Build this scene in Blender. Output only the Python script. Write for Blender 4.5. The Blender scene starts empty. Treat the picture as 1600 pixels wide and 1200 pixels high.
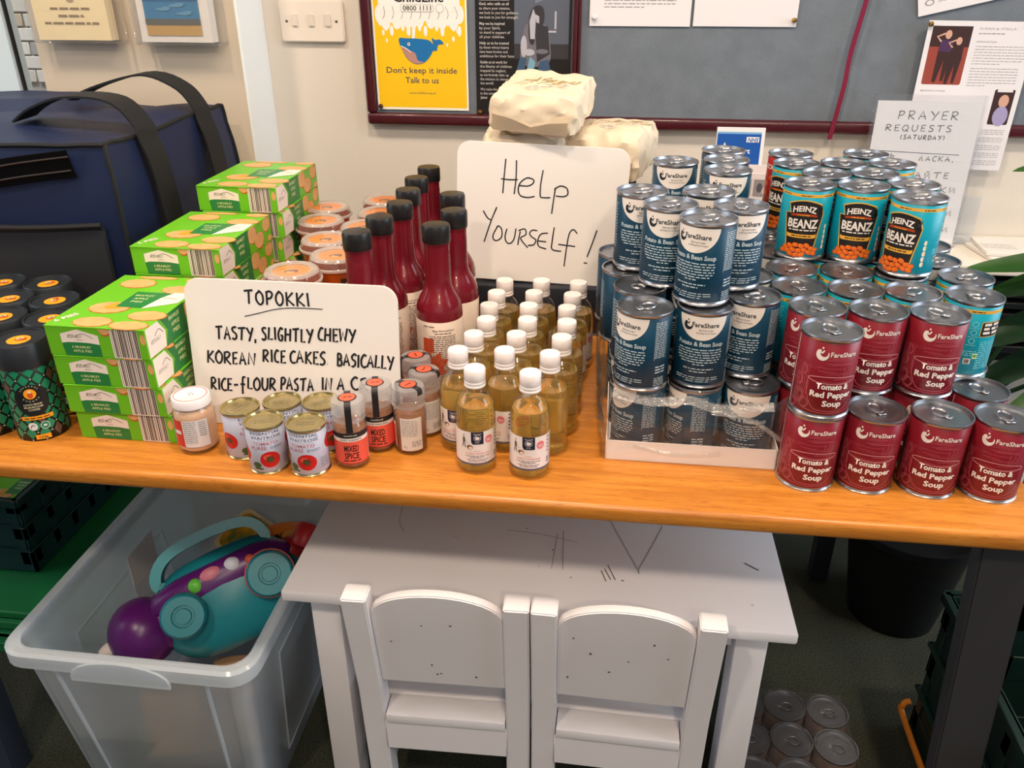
import bpy, bmesh, math, random
from mathutils import Vector, Matrix, noise
C = bpy.context.scene.collection
PI = math.pi
R = math.radians

# ------------------------------------------------------------------ camera
cam = bpy.data.cameras.new('camera'); camo = bpy.data.objects.new('camera', cam); C.objects.link(camo)
cam.sensor_width = 36.0; cam.lens = 28.964; cam.clip_start = .02; cam.clip_end = 60
_yaw, _pit = 0.12032, 0.47478
camo.matrix_world = Matrix.Translation((0, 0, 1.35)) @ Matrix.Rotation(_yaw, 4, 'Z') @ Matrix.Rotation(PI/2-_pit, 4, 'X')
bpy.context.scene.camera = camo

bpy.context.scene.cycles.transparent_max_bounces = 24
# ------------------------------------------------------------------ exposure, world, lights
vs = bpy.context.scene.view_settings
vs.view_transform = 'Standard'; vs.look = 'None'; vs.gamma = 1; vs.exposure = 0.10; vs.use_curve_mapping = False
w = bpy.data.worlds.new('daylight'); bpy.context.scene.world = w; w.use_nodes = True
w.node_tree.nodes['Background'].inputs[0].default_value = (.80, .88, 1.0, 1)
w.node_tree.nodes['Background'].inputs[1].default_value = 0.20

def area(name, loc, target, sx, sy, power, col):
    l = bpy.data.lights.new(name, 'AREA'); l.shape = 'RECTANGLE'; l.size = sx; l.size_y = sy
    l.energy = power; l.color = col
    o = bpy.data.objects.new(name, l); C.objects.link(o); o.location = loc
    o.rotation_euler = (Vector(target)-Vector(loc)).to_track_quat('-Z', 'Y').to_euler()
    return o
area('window_daylight_right', (3.6, .9, 1.7), (0, 1.2, .9), 2.6, 1.9, 92, (.78, .89, 1.0))
area('window_daylight_behind', (.6, -3.2, 2.0), (0, 1.0, .9), 3.2, 1.8, 10, (1.0, .95, .88))
area('window_daylight_left', (-3.3, .4, 1.7), (-.3, 1.2, .8), 1.6, 1.6, 22, (.82, .91, 1.0))
area('outdoor_daylight', (-3.0, 2.9, 4.6), (-3.4, 4.7, 1.3), 2.5, 1.0, 210, (.92, .96, 1.0))
LAMPS = [(-.75, -.45), (.35, -.55), (-.1, .75), (1.1, .7), (-1.2, .9), (.5, -1.7)]
for i, (x, y) in enumerate(LAMPS):
    l = bpy.data.lights.new('ceiling_lamp_light', 'AREA'); l.shape = 'DISK'; l.size = .17
    l.energy = 18.5; l.color = (1.0, .83, .65)
    o = bpy.data.objects.new('ceiling_lamp_light', l); C.objects.link(o); o.location = (x, y, 2.585)

# ------------------------------------------------------------------ materials
def lin(c):
    return tuple((v/12.92 if v <= .04045 else ((v+.055)/1.055)**2.4) for v in (x/255 for x in c))
_M = {}
def mat(name, rgb=(200, 200, 200), rough=.5, metal=0, trans=0, ior=1.45, coat=0, spec=.5, bump=0, bscale=40, var=0, vscale=8, alpha=1, vrgb=None, sheen=0, stretch=None):
    if name in _M: return _M[name]
    m = bpy.data.materials.new(name); m.use_nodes = True; nt = m.node_tree; b = nt.nodes['Principled BSDF']
    c = lin(rgb)+(1,)
    b.inputs['Base Color'].default_value = c; b.inputs['Roughness'].default_value = rough
    b.inputs['Metallic'].default_value = metal; b.inputs['Transmission Weight'].default_value = trans
    b.inputs['IOR'].default_value = ior; b.inputs['Coat Weight'].default_value = coat
    b.inputs['Specular IOR Level'].default_value = spec; b.inputs['Alpha'].default_value = alpha
    b.inputs['Sheen Weight'].default_value = sheen
    if bump or var:
        tc = nt.nodes.new('ShaderNodeTexCoord'); mp = nt.nodes.new('ShaderNodeMapping')
        nt.links.new(tc.outputs['Object'], mp.inputs[0])
        if stretch: mp.inputs['Scale'].default_value = stretch
    if bump:
        n = nt.nodes.new('ShaderNodeTexNoise'); n.inputs['Scale'].default_value = bscale; n.inputs['Detail'].default_value = 4
        bp = nt.nodes.new('ShaderNodeBump'); bp.inputs['Strength'].default_value = bump; bp.inputs['Distance'].default_value = .002
        nt.links.new(mp.outputs[0], n.inputs[0]); nt.links.new(n.outputs[0], bp.inputs['Height']); nt.links.new(bp.outputs[0], b.inputs['Normal'])
    if var:
        n = nt.nodes.new('ShaderNodeTexNoise'); n.inputs['Scale'].default_value = vscale; n.inputs['Detail'].default_value = 5
        mx = nt.nodes.new('ShaderNodeMix'); mx.data_type = 'RGBA'
        c2 = lin(vrgb)+(1,) if vrgb else tuple(min(1, v*(1-var)) for v in c[:3])+(1,)
        mx.inputs[6].default_value = c; mx.inputs[7].default_value = c2
        nt.links.new(mp.outputs[0], n.inputs[0])
        rp = nt.nodes.new('ShaderNodeMapRange'); rp.inputs[1].default_value = .35; rp.inputs[2].default_value = .68
        nt.links.new(n.outputs[0], rp.inputs[0])
        nt.links.new(rp.outputs[0], mx.inputs[0]); nt.links.new(mx.outputs[2], b.inputs['Base Color'])
    _M[name] = m; return m

def clear_mat(name, tint=(255, 255, 255), gloss=.18, rough=.08, frost=0.0, frgb=(220, 225, 230), wrinkle=0, wscale=20, sss=0):
    """thin clear plastic or glass: see-through with a glossy and a slightly frosted share"""
    if name in _M: return _M[name]
    m = bpy.data.materials.new(name); m.use_nodes = True; nt = m.node_tree; nt.nodes.clear()
    out = nt.nodes.new('ShaderNodeOutputMaterial')
    t = nt.nodes.new('ShaderNodeBsdfTransparent'); t.inputs[0].default_value = lin(tint)+(1,)
    g = nt.nodes.new('ShaderNodeBsdfGlossy'); g.inputs['Roughness'].default_value = rough
    fr = nt.nodes.new('ShaderNodeLayerWeight'); fr.inputs[0].default_value = .5
    pw = nt.nodes.new('ShaderNodeMath'); pw.operation = 'POWER'; pw.inputs[1].default_value = 4.5
    mth = nt.nodes.new('ShaderNodeMath'); mth.operation = 'MULTIPLY_ADD'; mth.inputs[1].default_value = .8; mth.inputs[2].default_value = .03+gloss*.08; mth.use_clamp = True
    nt.links.new(fr.outputs['Facing'], pw.inputs[0]); nt.links.new(pw.outputs[0], mth.inputs[0])
    a = nt.nodes.new('ShaderNodeMixShader'); nt.links.new(mth.outputs[0], a.inputs[0]); nt.links.new(t.outputs[0], a.inputs[1]); nt.links.new(g.outputs[0], a.inputs[2])
    last = a
    if frost:
        d = nt.nodes.new('ShaderNodeBsdfDiffuse'); d.inputs[0].default_value = lin(frgb)+(1,)
        tl = nt.nodes.new('ShaderNodeBsdfTranslucent'); tl.inputs[0].default_value = lin(frgb)+(1,)
        dm = nt.nodes.new('ShaderNodeMixShader'); dm.inputs[0].default_value = .5
        nt.links.new(d.outputs[0], dm.inputs[1]); nt.links.new(tl.outputs[0], dm.inputs[2])
        f = nt.nodes.new('ShaderNodeMixShader'); f.inputs[0].default_value = frost
        nt.links.new(a.outputs[0], f.inputs[1]); nt.links.new(dm.outputs[0], f.inputs[2]); last = f
    if wrinkle:
        tc = nt.nodes.new('ShaderNodeTexCoord'); n = nt.nodes.new('ShaderNodeTexNoise'); n.inputs['Scale'].default_value = wscale; n.inputs['Detail'].default_value = 5
        n.inputs['Distortion'].default_value = 1.2
        bp = nt.nodes.new('ShaderNodeBump'); bp.inputs['Strength'].default_value = wrinkle; bp.inputs['Distance'].default_value = .01
        nt.links.new(tc.outputs['Object'], n.inputs[0]); nt.links.new(n.outputs[0], bp.inputs['Height'])
        nt.links.new(bp.outputs[0], g.inputs['Normal']); nt.links.new(bp.outputs[0], fr.inputs['Normal'])
    nt.links.new(last.outputs[0], out.inputs[0])
    _M[name] = m; return m

def wood_mat():
    m = bpy.data.materials.new('oak_laminate'); m.use_nodes = True; nt = m.node_tree; b = nt.nodes['Principled BSDF']
    tc = nt.nodes.new('ShaderNodeTexCoord')
    mp = nt.nodes.new('ShaderNodeMapping'); mp.inputs['Scale'].default_value = (2.2, 30, 30)
    n = nt.nodes.new('ShaderNodeTexNoise'); n.inputs['Scale'].default_value = 3.2; n.inputs['Detail'].default_value = 7; n.inputs['Distortion'].default_value = .7
    mp2 = nt.nodes.new('ShaderNodeMapping'); mp2.inputs['Scale'].default_value = (24, 300, 300)
    n2 = nt.nodes.new('ShaderNodeTexNoise'); n2.inputs['Scale'].default_value = 2.4; n2.inputs['Detail'].default_value = 3
    for a, c in ((mp, n), (mp2, n2)):
        nt.links.new(tc.outputs['Object'], a.inputs[0]); nt.links.new(a.outputs[0], c.inputs[0])
    cr = nt.nodes.new('ShaderNodeValToRGB'); e = cr.color_ramp.elements
    e[0].position = .3; e[0].color = lin((168, 100, 34))+(1,); e[1].position = .72; e[1].color = lin((200, 131, 52))+(1,)
    k = e.new(.5); k.color = lin((186, 116, 41))+(1,)
    nt.links.new(n.outputs[0], cr.inputs[0])
    mr = nt.nodes.new('ShaderNodeMapRange'); mr.inputs[1].default_value = .56; mr.inputs[2].default_value = .72
    nt.links.new(n2.outputs[0], mr.inputs[0])
    mx = nt.nodes.new('ShaderNodeMix'); mx.data_type = 'RGBA'; mx.inputs[7].default_value = lin((140, 76, 26))+(1,)
    mm = nt.nodes.new('ShaderNodeMath'); mm.operation = 'MULTIPLY'; mm.inputs[1].default_value = .75
    nt.links.new(mr.outputs[0], mm.inputs[0]); nt.links.new(mm.outputs[0], mx.inputs[0])
    nt.links.new(cr.outputs[0], mx.inputs[6]); nt.links.new(mx.outputs[2], b.inputs['Base Color'])
    b.inputs['Roughness'].default_value = .32
    return m

# ------------------------------------------------------------------ object helpers
def obj(name, bm, mats, parent=None, smooth=True, loc=None, ang=40):
    me = bpy.data.meshes.new(name); bm.normal_update(); bm.to_mesh(me); bm.free()
    for m in (mats if isinstance(mats, (list, tuple)) else [mats]): me.materials.append(m)
    if smooth:
        for p in me.polygons: p.use_smooth = True
        me.set_sharp_from_angle(angle=R(ang))
    o = bpy.data.objects.new(name, me); C.objects.link(o)
    if parent: o.parent = parent
    if loc: o.location = loc
    return o
def inst(name, me, parent=None, loc=(0, 0, 0), rot=(0, 0, 0)):
    o = bpy.data.objects.new(name, me); C.objects.link(o); o.location = loc; o.rotation_euler = rot
    if parent: o.parent = parent
    return o
def thing(name, label, cat, loc=(0, 0, 0), rotz=0, group=None, rot=None):
    o = bpy.data.objects.new(name, None); C.objects.link(o); o.empty_display_size = .02
    o.location = loc; o.rotation_euler = rot if rot else (0, 0, rotz); o['label'] = label; o['category'] = cat
    if group: o['group'] = group
    return o
def tag(o, label, cat, group=None):
    o['label'] = label; o['category'] = cat
    if group: o['group'] = group
    return o
def struct(name, bm, m, parent=None, smooth=False, label=None, cat='structure'):
    o = obj(name, bm, m, parent, smooth)
    if not parent:
        o['kind'] = 'structure'; o['label'] = label or name.replace('_', ' '); o['category'] = cat
    return o
KIDS = {}
def dup(root, loc, rotz=0, label=None, group=None, rot=None):
    if root.name not in KIDS: KIDS[root.name] = [(c, list(c.children)) for c in root.children]
    r = root.copy(); C.objects.link(r); r.location = loc; r.rotation_euler = rot if rot else (0, 0, rotz)
    if label: r['label'] = label
    if group: r['group'] = group
    for ch, gs in KIDS[root.name]:
        c = ch.copy(); C.objects.link(c); c.parent = r
        for g in gs:
            d = g.copy(); C.objects.link(d); d.parent = c
    return r
_first = {}
def place(proto, loc, rotz, label, group=None, rot=None):
    """the first call moves the prototype itself, later calls copy it"""
    if proto.name not in _first:
        _first[proto.name] = 1
        KIDS[proto.name] = [(c, list(c.children)) for c in proto.children]
        proto.location = loc; proto.rotation_euler = rot if rot else (0, 0, rotz); proto['label'] = label
        if group: proto['group'] = group
        return proto
    return dup(proto, loc, rotz, label, group, rot)

# ------------------------------------------------------------------ shapes
def box(bm, x0, x1, y0, y1, z0, z1, bev=0, seg=1, mi=0, M=None):
    vs_ = [bm.verts.new(p) for p in ((x0, y0, z0), (x1, y0, z0), (x1, y1, z0), (x0, y1, z0), (x0, y0, z1), (x1, y0, z1), (x1, y1, z1), (x0, y1, z1))]
    fs = [bm.faces.new([vs_[i] for i in q]) for q in ((0, 3, 2, 1), (4, 5, 6, 7), (0, 1, 5, 4), (1, 2, 6, 5), (2, 3, 7, 6), (3, 0, 4, 7))]
    for f in fs: f.material_index = mi
    if bev:
        es = list({e for f in fs for e in f.edges})
        r = bmesh.ops.bevel(bm, geom=es, offset=bev, segments=seg, profile=.5, affect='EDGES')
        for f in r['faces']: f.material_index = mi
        vs_ = list({v for f in r['faces'] for v in f.verts} | {v for v in vs_ if v.is_valid})
    if M is not None: bmesh.ops.transform(bm, matrix=M, verts=[v for v in vs_ if v.is_valid])
    return bm
def lathe(bm, prof, seg=32, mi=0, c=(0, 0, 0), M=None):
    """revolve (r, z) points about z; r = 0 ends close to a point"""
    rings = []; new = []
    for r, z in prof:
        if r <= 1e-6:
            v = bm.verts.new((c[0], c[1], c[2]+z)); rings.append([v]); new.append(v)
        else:
            ring = [bm.verts.new((c[0]+r*math.cos(2*PI*i/seg), c[1]+r*math.sin(2*PI*i/seg), c[2]+z)) for i in range(seg)]
            rings.append(ring); new += ring
    for a, b in zip(rings, rings[1:]):
        for i in range(seg):
            j = (i+1) % seg
            q = [a[0]] if len(a) == 1 else [a[i], a[j]]
            q += [b[0]] if len(b) == 1 else [b[j], b[i]]
            if len(q) > 2:
                f = bm.faces.new(q); f.material_index = mi
    if M is not None: bmesh.ops.transform(bm, matrix=M, verts=new)
    return bm
def smoothpts(pts, n=6, closed=False):
    P = [Vector(p) for p in pts]; out = []; L = len(P)
    rng = range(L if closed else L-1)
    for i in rng:
        if closed: p0, p1, p2, p3 = P[i-1], P[i], P[(i+1) % L], P[(i+2) % L]
        else: p0, p1, p2, p3 = P[max(i-1, 0)], P[i], P[i+1], P[min(i+2, L-1)]
        for k in range(n):
            t = k/n
            out.append(.5*((2*p1)+(-p0+p2)*t+(2*p0-5*p1+4*p2-p3)*t*t+(-p0+3*p1-3*p2+p3)*t**3))
    if not closed: out.append(P[-1])
    return out
def tube(bm, pts, r, seg=8, mi=0, closed=False, cap=True):
    P = [Vector(p) for p in pts]; n = len(P); rings = []
    up = Vector((0, 0, 1))
    for i in range(n):
        if closed: t = P[(i+1) % n]-P[i-1]
        else: t = P[min(i+1, n-1)]-P[max(i-1, 0)]
        t.normalize()
        if abs(t.dot(up)) > .95: up = Vector((0, 1, 0)) if abs(t.y) < .9 else Vector((1, 0, 0))
        a = t.cross(up).normalized(); b = t.cross(a).normalized(); up = -b if (-b).dot(up) > 0 else b
        a = t.cross(up).normalized(); b = a.cross(t).normalized()
        rr = r[i] if isinstance(r, (list, tuple)) else r
        rings.append([bm.verts.new(P[i]+a*rr*math.cos(2*PI*k/seg)+b*rr*math.sin(2*PI*k/seg)) for k in range(seg)])
    for i in range(n if closed else n-1):
        A, B = rings[i], rings[(i+1) % n]
        for k in range(seg):
            f = bm.faces.new((A[k], A[(k+1) % seg], B[(k+1) % seg], B[k])); f.material_index = mi
    if cap and not closed:
        for q in (rings[0][::-1], rings[-1]):
            f = bm.faces.new(q); f.material_index = mi
    return bm
def ribbon(bm, pts, wdir, width, th=.0015, mi=0):
    """flat strap along pts, wide along wdir (vector or list), with thickness"""
    P = [Vector(p) for p in pts]; n = len(P); rings = []
    for i in range(n):
        t = (P[min(i+1, n-1)]-P[max(i-1, 0)]).normalized()
        wd = Vector(wdir[i] if isinstance(wdir[0], (tuple, list, Vector)) else wdir)
        wd = (wd-t*wd.dot(t)).normalized(); nn = t.cross(wd).normalized()
        ww = width[i] if isinstance(width, (list, tuple)) else width
        rings.append([bm.verts.new(P[i]+wd*sx*ww/2+nn*sy*th/2) for sx, sy in ((-1, -1), (1, -1), (1, 1), (-1, 1))])
    for A, B in zip(rings, rings[1:]):
        for k in range(4):
            f = bm.faces.new((A[k], A[(k+1) % 4], B[(k+1) % 4], B[k])); f.material_index = mi
    for q in (rings[0][::-1], rings[-1]):
        f = bm.faces.new(q); f.material_index = mi
    return bm
def prism(bm, outline, y0, y1, mi=0, axis='y'):
    """extrude a 2D outline (x, z) from y0 to y1"""
    def P(a, b, c): return (a, c, b) if axis == 'y' else ((a, b, c) if axis == 'z' else (c, a, b))
    A = [bm.verts.new(P(x, z, y0)) for x, z in outline]; B = [bm.verts.new(P(x, z, y1)) for x, z in outline]
    f = bm.faces.new(A); f.material_index = mi; f = bm.faces.new(B[::-1]); f.material_index = mi
    n = len(A)
    for i in range(n):
        f = bm.faces.new((A[i], B[i], B[(i+1) % n], A[(i+1) % n])); f.material_index = mi
    bmesh.ops.recalc_face_normals(bm, faces=bm.faces)
    return bm
def rrect(w, h, r, n=5, cx=0, cy=0):
    pts = []
    for sx, sy, a0 in ((1, 1, 0), (-1, 1, 90), (-1, -1, 180), (1, -1, 270)):
        for k in range(n+1):
            a = R(a0+90*k/n); pts.append((cx+sx*(w/2-r)+r*math.cos(a), cy+sy*(h/2-r)+r*math.sin(a)))
    return pts
def ellipse(cx, cy, a, b, n=20, a0=0, a1=360):
    full = abs(a1-a0) >= 360
    return [(cx+a*math.cos(R(a0+(a1-a0)*k/(n if full else n-1))), cy+b*math.sin(R(a0+(a1-a0)*k/(n if full else n-1)))) for k in range(n)]

# ------------------------------------------------------------------ printed matter (flat print laid on real surfaces)
_tc = {}
def text_geo(s, bold):
    k = (s, bold)
    if k not in _tc:
        cu = bpy.data.curves.new('t', 'FONT'); cu.body = s; cu.size = 1; cu.resolution_u = 2; cu.offset = .014*bold; cu.fill_mode = 'FRONT' if hasattr(cu, 'fill_mode') and False else cu.fill_mode
        o = bpy.data.objects.new('t', cu); me = o.to_mesh()
        vs_ = [(v.co.x, v.co.y) for v in me.vertices]; fs = [tuple(p.vertices) for p in me.polygons]
        o.to_mesh_clear(); bpy.data.objects.remove(o); bpy.data.curves.remove(cu)
        _tc[k] = (vs_, fs)
    return _tc[k]
class Print:
    def __init__(s, dz=.00012): s.bm = bmesh.new(); s.dz = dz; s.rnd = random.Random(5); s.k = 0
    def lift(s, L): s.k = (s.k+1) % 40; return L*s.dz+s.k*s.dz*.022
    def poly(s, pts, mi, L=1):
        z = s.lift(L); f = s.bm.faces.new([s.bm.verts.new((p[0], p[1], z)) for p in pts]); f.material_index = mi; return s
    def rect(s, x0, x1, y0, y1, mi, L=1): return s.poly([(x0, y0), (x1, y0), (x1, y1), (x0, y1)], mi, L)
    def ell(s, cx, cy, a, b, mi, L=1, n=20, a0=0, a1=360): return s.poly(ellipse(cx, cy, a, b, n, a0, a1), mi, L)
    def stroke(s, pts, wd, mi, L=1, sm=0, closed=False):
        P = [Vector((p[0], p[1])) for p in pts]
        if sm: P = smoothpts([(p.x, p.y, 0) for p in P], sm, closed); P = [Vector((p.x, p.y)) for p in P]
        if closed: P.append(P[0])
        n = len(P); L2 = []; z = s.lift(L)
        for i in range(n):
            if closed and i in (0, n-1): t = P[1]-P[n-2]
            else: t = P[min(i+1, n-1)]-P[max(i-1, 0)]
            if t.length < 1e-9: t = Vector((1, 0))
            t.normalize(); nn = Vector((-t.y, t.x))*wd/2
            L2.append((s.bm.verts.new((P[i].x+nn.x, P[i].y+nn.y, z)), s.bm.verts.new((P[i].x-nn.x, P[i].y-nn.y, z))))
        for a, b in zip(L2, L2[1:]):
            f = s.bm.faces.new((a[1], b[1], b[0], a[0])); f.material_index = mi
        return s
    def text(s, st, cx, cy, h, mi, L=2, w=None, bold=0, rot=0, al='C', slant=0):
        """cy is the baseline, h the cap height"""
        vs_, fs = text_geo(st, bold)
        if not vs_: return s
        x0 = min(v[0] for v in vs_); x1 = max(v[0] for v in vs_)
        ky = h/.70; kx = (w/(x1-x0)) if w else ky
        off = {'C': (x0+x1)/2, 'L': x0, 'R': x1}[al]
        ca, sa = math.cos(R(rot)), math.sin(R(rot)); V = []
        for x, y in vs_:
            X = (x-off)*kx+slant*y*ky; Y = y*ky
            V.append(s.bm.verts.new((cx+X*ca-Y*sa, cy+X*sa+Y*ca, L*s.dz)))
        for f in fs:
            try: q = s.bm.faces.new([V[i] for i in f]); q.material_index = mi
            except ValueError: pass
        return s
    def dashes(s, x0, x1, y, h, mi, L=2, al='L', fill=1.0, word=.004, vert=False):
        """a line of print too small to read: words as short bars"""
        W = (x1-x0)*fill; a = x0 if al == 'L' else (x0+(x1-x0-W)/2); e = a+W
        while a < e:
            wl = min(word*s.rnd.uniform(.5, 1.7), e-a)
            if wl > word*.2:
                if vert: s.rect(y, y+h, a, a+wl, mi, L)
                else: s.rect(a, a+wl, y, y+h, mi, L)
            a += wl+word*.28
        return s
    def barcode(s, x0, x1, y0, y1, mi, L=2, n=18):
        st = (x1-x0)/n
        for i in range(n):
            wd = st*s.rnd.choice((.3, .55, .8)); s.rect(x0+i*st, x0+i*st+wd, y0, y1, mi, L)
        return s
    def into(s, bm, fn, cut=0, cutv=0, rng=(-.13, .13), rngv=(0, .3)):
        """bend the flat print with fn(u, v, w) -> xyz and add it to bm"""
        b = s.bm
        bmesh.ops.triangulate(b, faces=b.faces)
        if cut:
            u = rng[0]
            while u <= rng[1]:
                bmesh.ops.bisect_plane(b, geom=list(b.verts)+list(b.edges)+list(b.faces), plane_co=(u, 0, 0), plane_no=(1, 0, 0), dist=1e-7); u += cut
        if cutv:
            u = rngv[0]
            while u <= rngv[1]:
                bmesh.ops.bisect_plane(b, geom=list(b.verts)+list(b.edges)+list(b.faces), plane_co=(0, u, 0), plane_no=(0, 1, 0), dist=1e-7); u += cutv
        b.verts.index_update(); V = {}
        for v in b.verts: V[v.index] = bm.verts.new(fn(v.co.x, v.co.y, v.co.z))
        for f in b.faces:
            q = bm.faces.new([V[v.index] for v in f.verts]); q.material_index = f.material_index
        b.free()
def cyl_map(r, z0=0, c=(0, 0)):
    return lambda u, v, w: (c[0]+(r+w)*math.sin(u/r), c[1]-(r+w)*math.cos(u/r), z0+v)
def plane_map(o, ux, vx):
    o = Vector(o); ux = Vector(ux).normalized(); vx = Vector(vx).normalized(); n = ux.cross(vx)
    return lambda u, v, w: o+ux*u+vx*v+n*w

# single-stroke handwriting: every glyph is a list of strokes in a box one unit high
G = {
 'T': (.7, [[(0, .96), (.72, 1)], [(.38, .97), (.3, 0)]]), 'O': (.62, [[(.35, .98), (.08, .75), (.03, .3), (.25, 0), (.52, .2), (.56, .7), (.35, .98), (.25, .96)]]),
 'P': (.55, [[(.1, 1), (.05, 0)], [(.02, .9), (.3, 1), (.52, .8), (.35, .52), (.1, .45)]]), 'K': (.62, [[(.08, 1), (.05, 0)], [(.58, .98), (.12, .48), (.6, .02)]]),
 'I': (.22, [[(.12, 1), (.1, 0)]]), 'A': (.66, [[(.0, 0), (.3, 1), (.6, 0)], [(.1, .36), (.55, .4)]]),
 'S': (.5, [[(.5, .9), (.3, 1), (.08, .82), (.15, .6), (.4, .42), (.42, .15), (.2, 0), (0, .1)]]), 'Y': (.6, [[(0, 1), (.3, .5)], [(.62, 1), (.2, -.1)]]),
 ',': (.25, [[(.1, .1), (.06, -.2)]]), 'L': (.5, [[(.12, 1), (.06, .02), (.5, .04)]]), 'G': (.6, [[(.52, .9), (.3, 1), (.06, .6), (.12, .08), (.4, .02), (.5, .4), (.28, .42)]]),
 'H': (.64, [[(.1, 1), (.05, 0)], [(.58, 1), (.52, 0)], [(.06, .5), (.56, .52)]]), 'C': (.5, [[(.5, .88), (.3, .98), (.05, .6), (.1, .12), (.35, 0), (.5, .1)]]),
 'E': (.5, [[(.5, .98), (.1, .96), (.06, .02), (.5, .04)], [(.08, .5), (.42, .52)]]), 'W': (.8, [[(0, 1), (.15, 0), (.4, .75), (.58, 0), (.8, 1)]]),
 'R': (.58, [[(.08, 1), (.04, 0)], [(.02, .92), (.32, 1), (.5, .78), (.3, .5), (.1, .46), (.55, 0)]]), 'N': (.62, [[(.04, 0), (.1, 1), (.5, .02), (.6, 1)]]),
 '.': (.22, [[(.08, .03), (.12, .0)]]), 'B': (.56, [[(.1, 1), (.05, 0)], [(.04, .96), (.38, .95), (.42, .65), (.1, .52)], [(.1, .52), (.5, .42), (.45, .05), (.04, .02)]]),
 'F': (.5, [[(.1, 1), (.05, 0)], [(.08, .98), (.52, 1)], [(.06, .52), (.42, .55)]]), 'U': (.6, [[(.06, 1), (.05, .3), (.25, 0), (.5, .2), (.56, 1)]]),
 '-': (.5, [[(.05, .45), (.5, .48)]]), 'D': (.6, [[(.1, 1), (.06, 0)], [(.02, .96), (.45, .85), (.55, .4), (.3, .02), (.02, .02)]]), 'Q': (.65, [[(.35, .98), (.08, .75), (.03, .3), (.25, 0), (.52, .2), (.56, .7), (.35, .98)], [(.35, .3), (.62, -.1)]]),
 'M': (.8, [[(.03, 0), (.12, 1), (.38, .35), (.66, 1), (.74, 0)]]), '(': (.3, [[(.25, 1.05), (.08, .5), (.2, -.05)]]), ')': (.3, [[(.05, 1.05), (.22, .5), (.1, -.05)]]),
 '!': (.4, [[(.42, 1.05), (.15, .28)], [(.08, .02), (.13, .04), (.09, .06)]]), ' ': (.42, []),
 'e': (.55, [[(.08, .32), (.5, .42), (.42, .62), (.2, .58), (.04, .3), (.2, .02), (.52, .04)]]), 'l': (.42, [[(.14, .92), (.1, .1), (.2, 0), (.45, .04)]]),
 'p': (.55, [[(.12, .5), (.06, -.45)], [(.12, .38), (.35, .55), (.52, .35), (.35, .12), (.1, .1)]]), 'f': (.6, [[(.62, .92), (.48, 1), (.34, .85), (.3, -.42)], [(.08, .42), (.58, .42)]]),
 'Ь': (.5, [[(.06, 1), (.05, 0), (.4, .05), (.42, .4), (.08, .5)]]), 'Л': (.6, [[(0, 0), (.25, 1), (.5, 0)]]), 'Ш': (.8, [[(.02, 1), (.06, 0), (.7, .02), (.74, 1)], [(.38, .9), (.38, .02)]]),
 'И': (.62, [[(.04, 1), (.06, .05), (.5, .9), (.52, 0)]]), 'Й': (.62, [[(.04, .9), (.06, .05), (.5, .85), (.52, 0)], [(.15, 1.15), (.28, 1.05), (.42, 1.18)]]),
 'П': (.6, [[(.04, 0), (.06, .95), (.5, .96), (.5, 0)]]), 'Ж': (.8, [[(.02, 1), (.72, 0)], [(.7, 1), (0, 0)], [(.36, 1), (.34, 0)]]), 'Б': (.52, [[(.5, 1), (.1, .98), (.06, 0), (.4, .05), (.42, .42), (.1, .5)]]),
}
def write(pr, s, x, y, h, wd, mi, L=1, slant=0, gap=.16, jit=.02, seed=1, w=None, rise=0, kx=1.0):
    s = s.translate(str.maketrans('АСКТЕМО', 'ACKTEMO'))
    rnd = random.Random(seed)
    tot = sum(G[c][0]+gap for c in s)-gap
    k = (w/tot) if w else h*kx
    for c in s:
        gw, st = G[c]; dy = rnd.uniform(-1, 1)*jit*h
        for p in st:
            q = [(x+(a+rnd.uniform(-1, 1)*jit)*k+slant*b*h, y+dy+rise*(x+a*k)+(b+rnd.uniform(-1, 1)*jit)*h) for a, b in p]
            curved = c in 'OSGCUPRBDQepf(),' and len(q) > 3
            pr.stroke(q, wd, mi, L, sm=4 if curved else 2 if len(q) == 2 else 0)
        x += (gw+gap)*k
    return x
# ================================================================== THE SETTING
wallm = mat('warm_white_plaster', (214, 205, 194), .75, bump=.15, bscale=90)
wallm2 = mat('beige_plaster', (204, 189, 170), .75, bump=.15, bscale=90)
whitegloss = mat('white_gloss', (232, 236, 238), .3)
carpet = mat('dark_green_carpet', (62, 64, 48), .95, bump=.9, bscale=500, var=.5, vscale=260, vrgb=(26, 32, 27))
struct('floor', box(bmesh.new(), -3.2, 3.2, -3.6, 2.0, -.05, 0), carpet, label='dark green speckled carpet floor under the tables')
struct('ceiling', box(bmesh.new(), -3.2, 3.2, -3.6, 2.0, 2.6, 2.65), mat('ceiling_cream', (222, 206, 186), .8), label='flat cream ceiling above the whole room')
struct('wall_back', box(bmesh.new(), -.80, 3.2, 1.935, 2.03, 0, 2.6), wallm, label='warm white plaster wall behind the table and notice boards')
struct('wall_left', box(bmesh.new(), -1.265, -.80, 1.80, 2.03, 0, 2.6), wallm2, label='beige plaster pier carrying the two leaflet holders')
struct('painted_light_return', box(bmesh.new(), -.7999, -.794, 1.799, 1.9345, 0, 2.6), mat('white_gloss'), label='narrow return where the pier meets the back wall, daylight painted on as white', cat='trim')  # strip added over the beige return; its white colour paints in the daylight
struct('wall_side', box(bmesh.new(), -3.2, -2.05, 1.80, 2.03, 0, 2.6), wallm2, label='beige wall left of the window')
struct('wall_front', box(bmesh.new(), -2.05, -1.265, 1.80, 2.03, 0, .72), wallm2, label='beige wall strip below the window')
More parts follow.
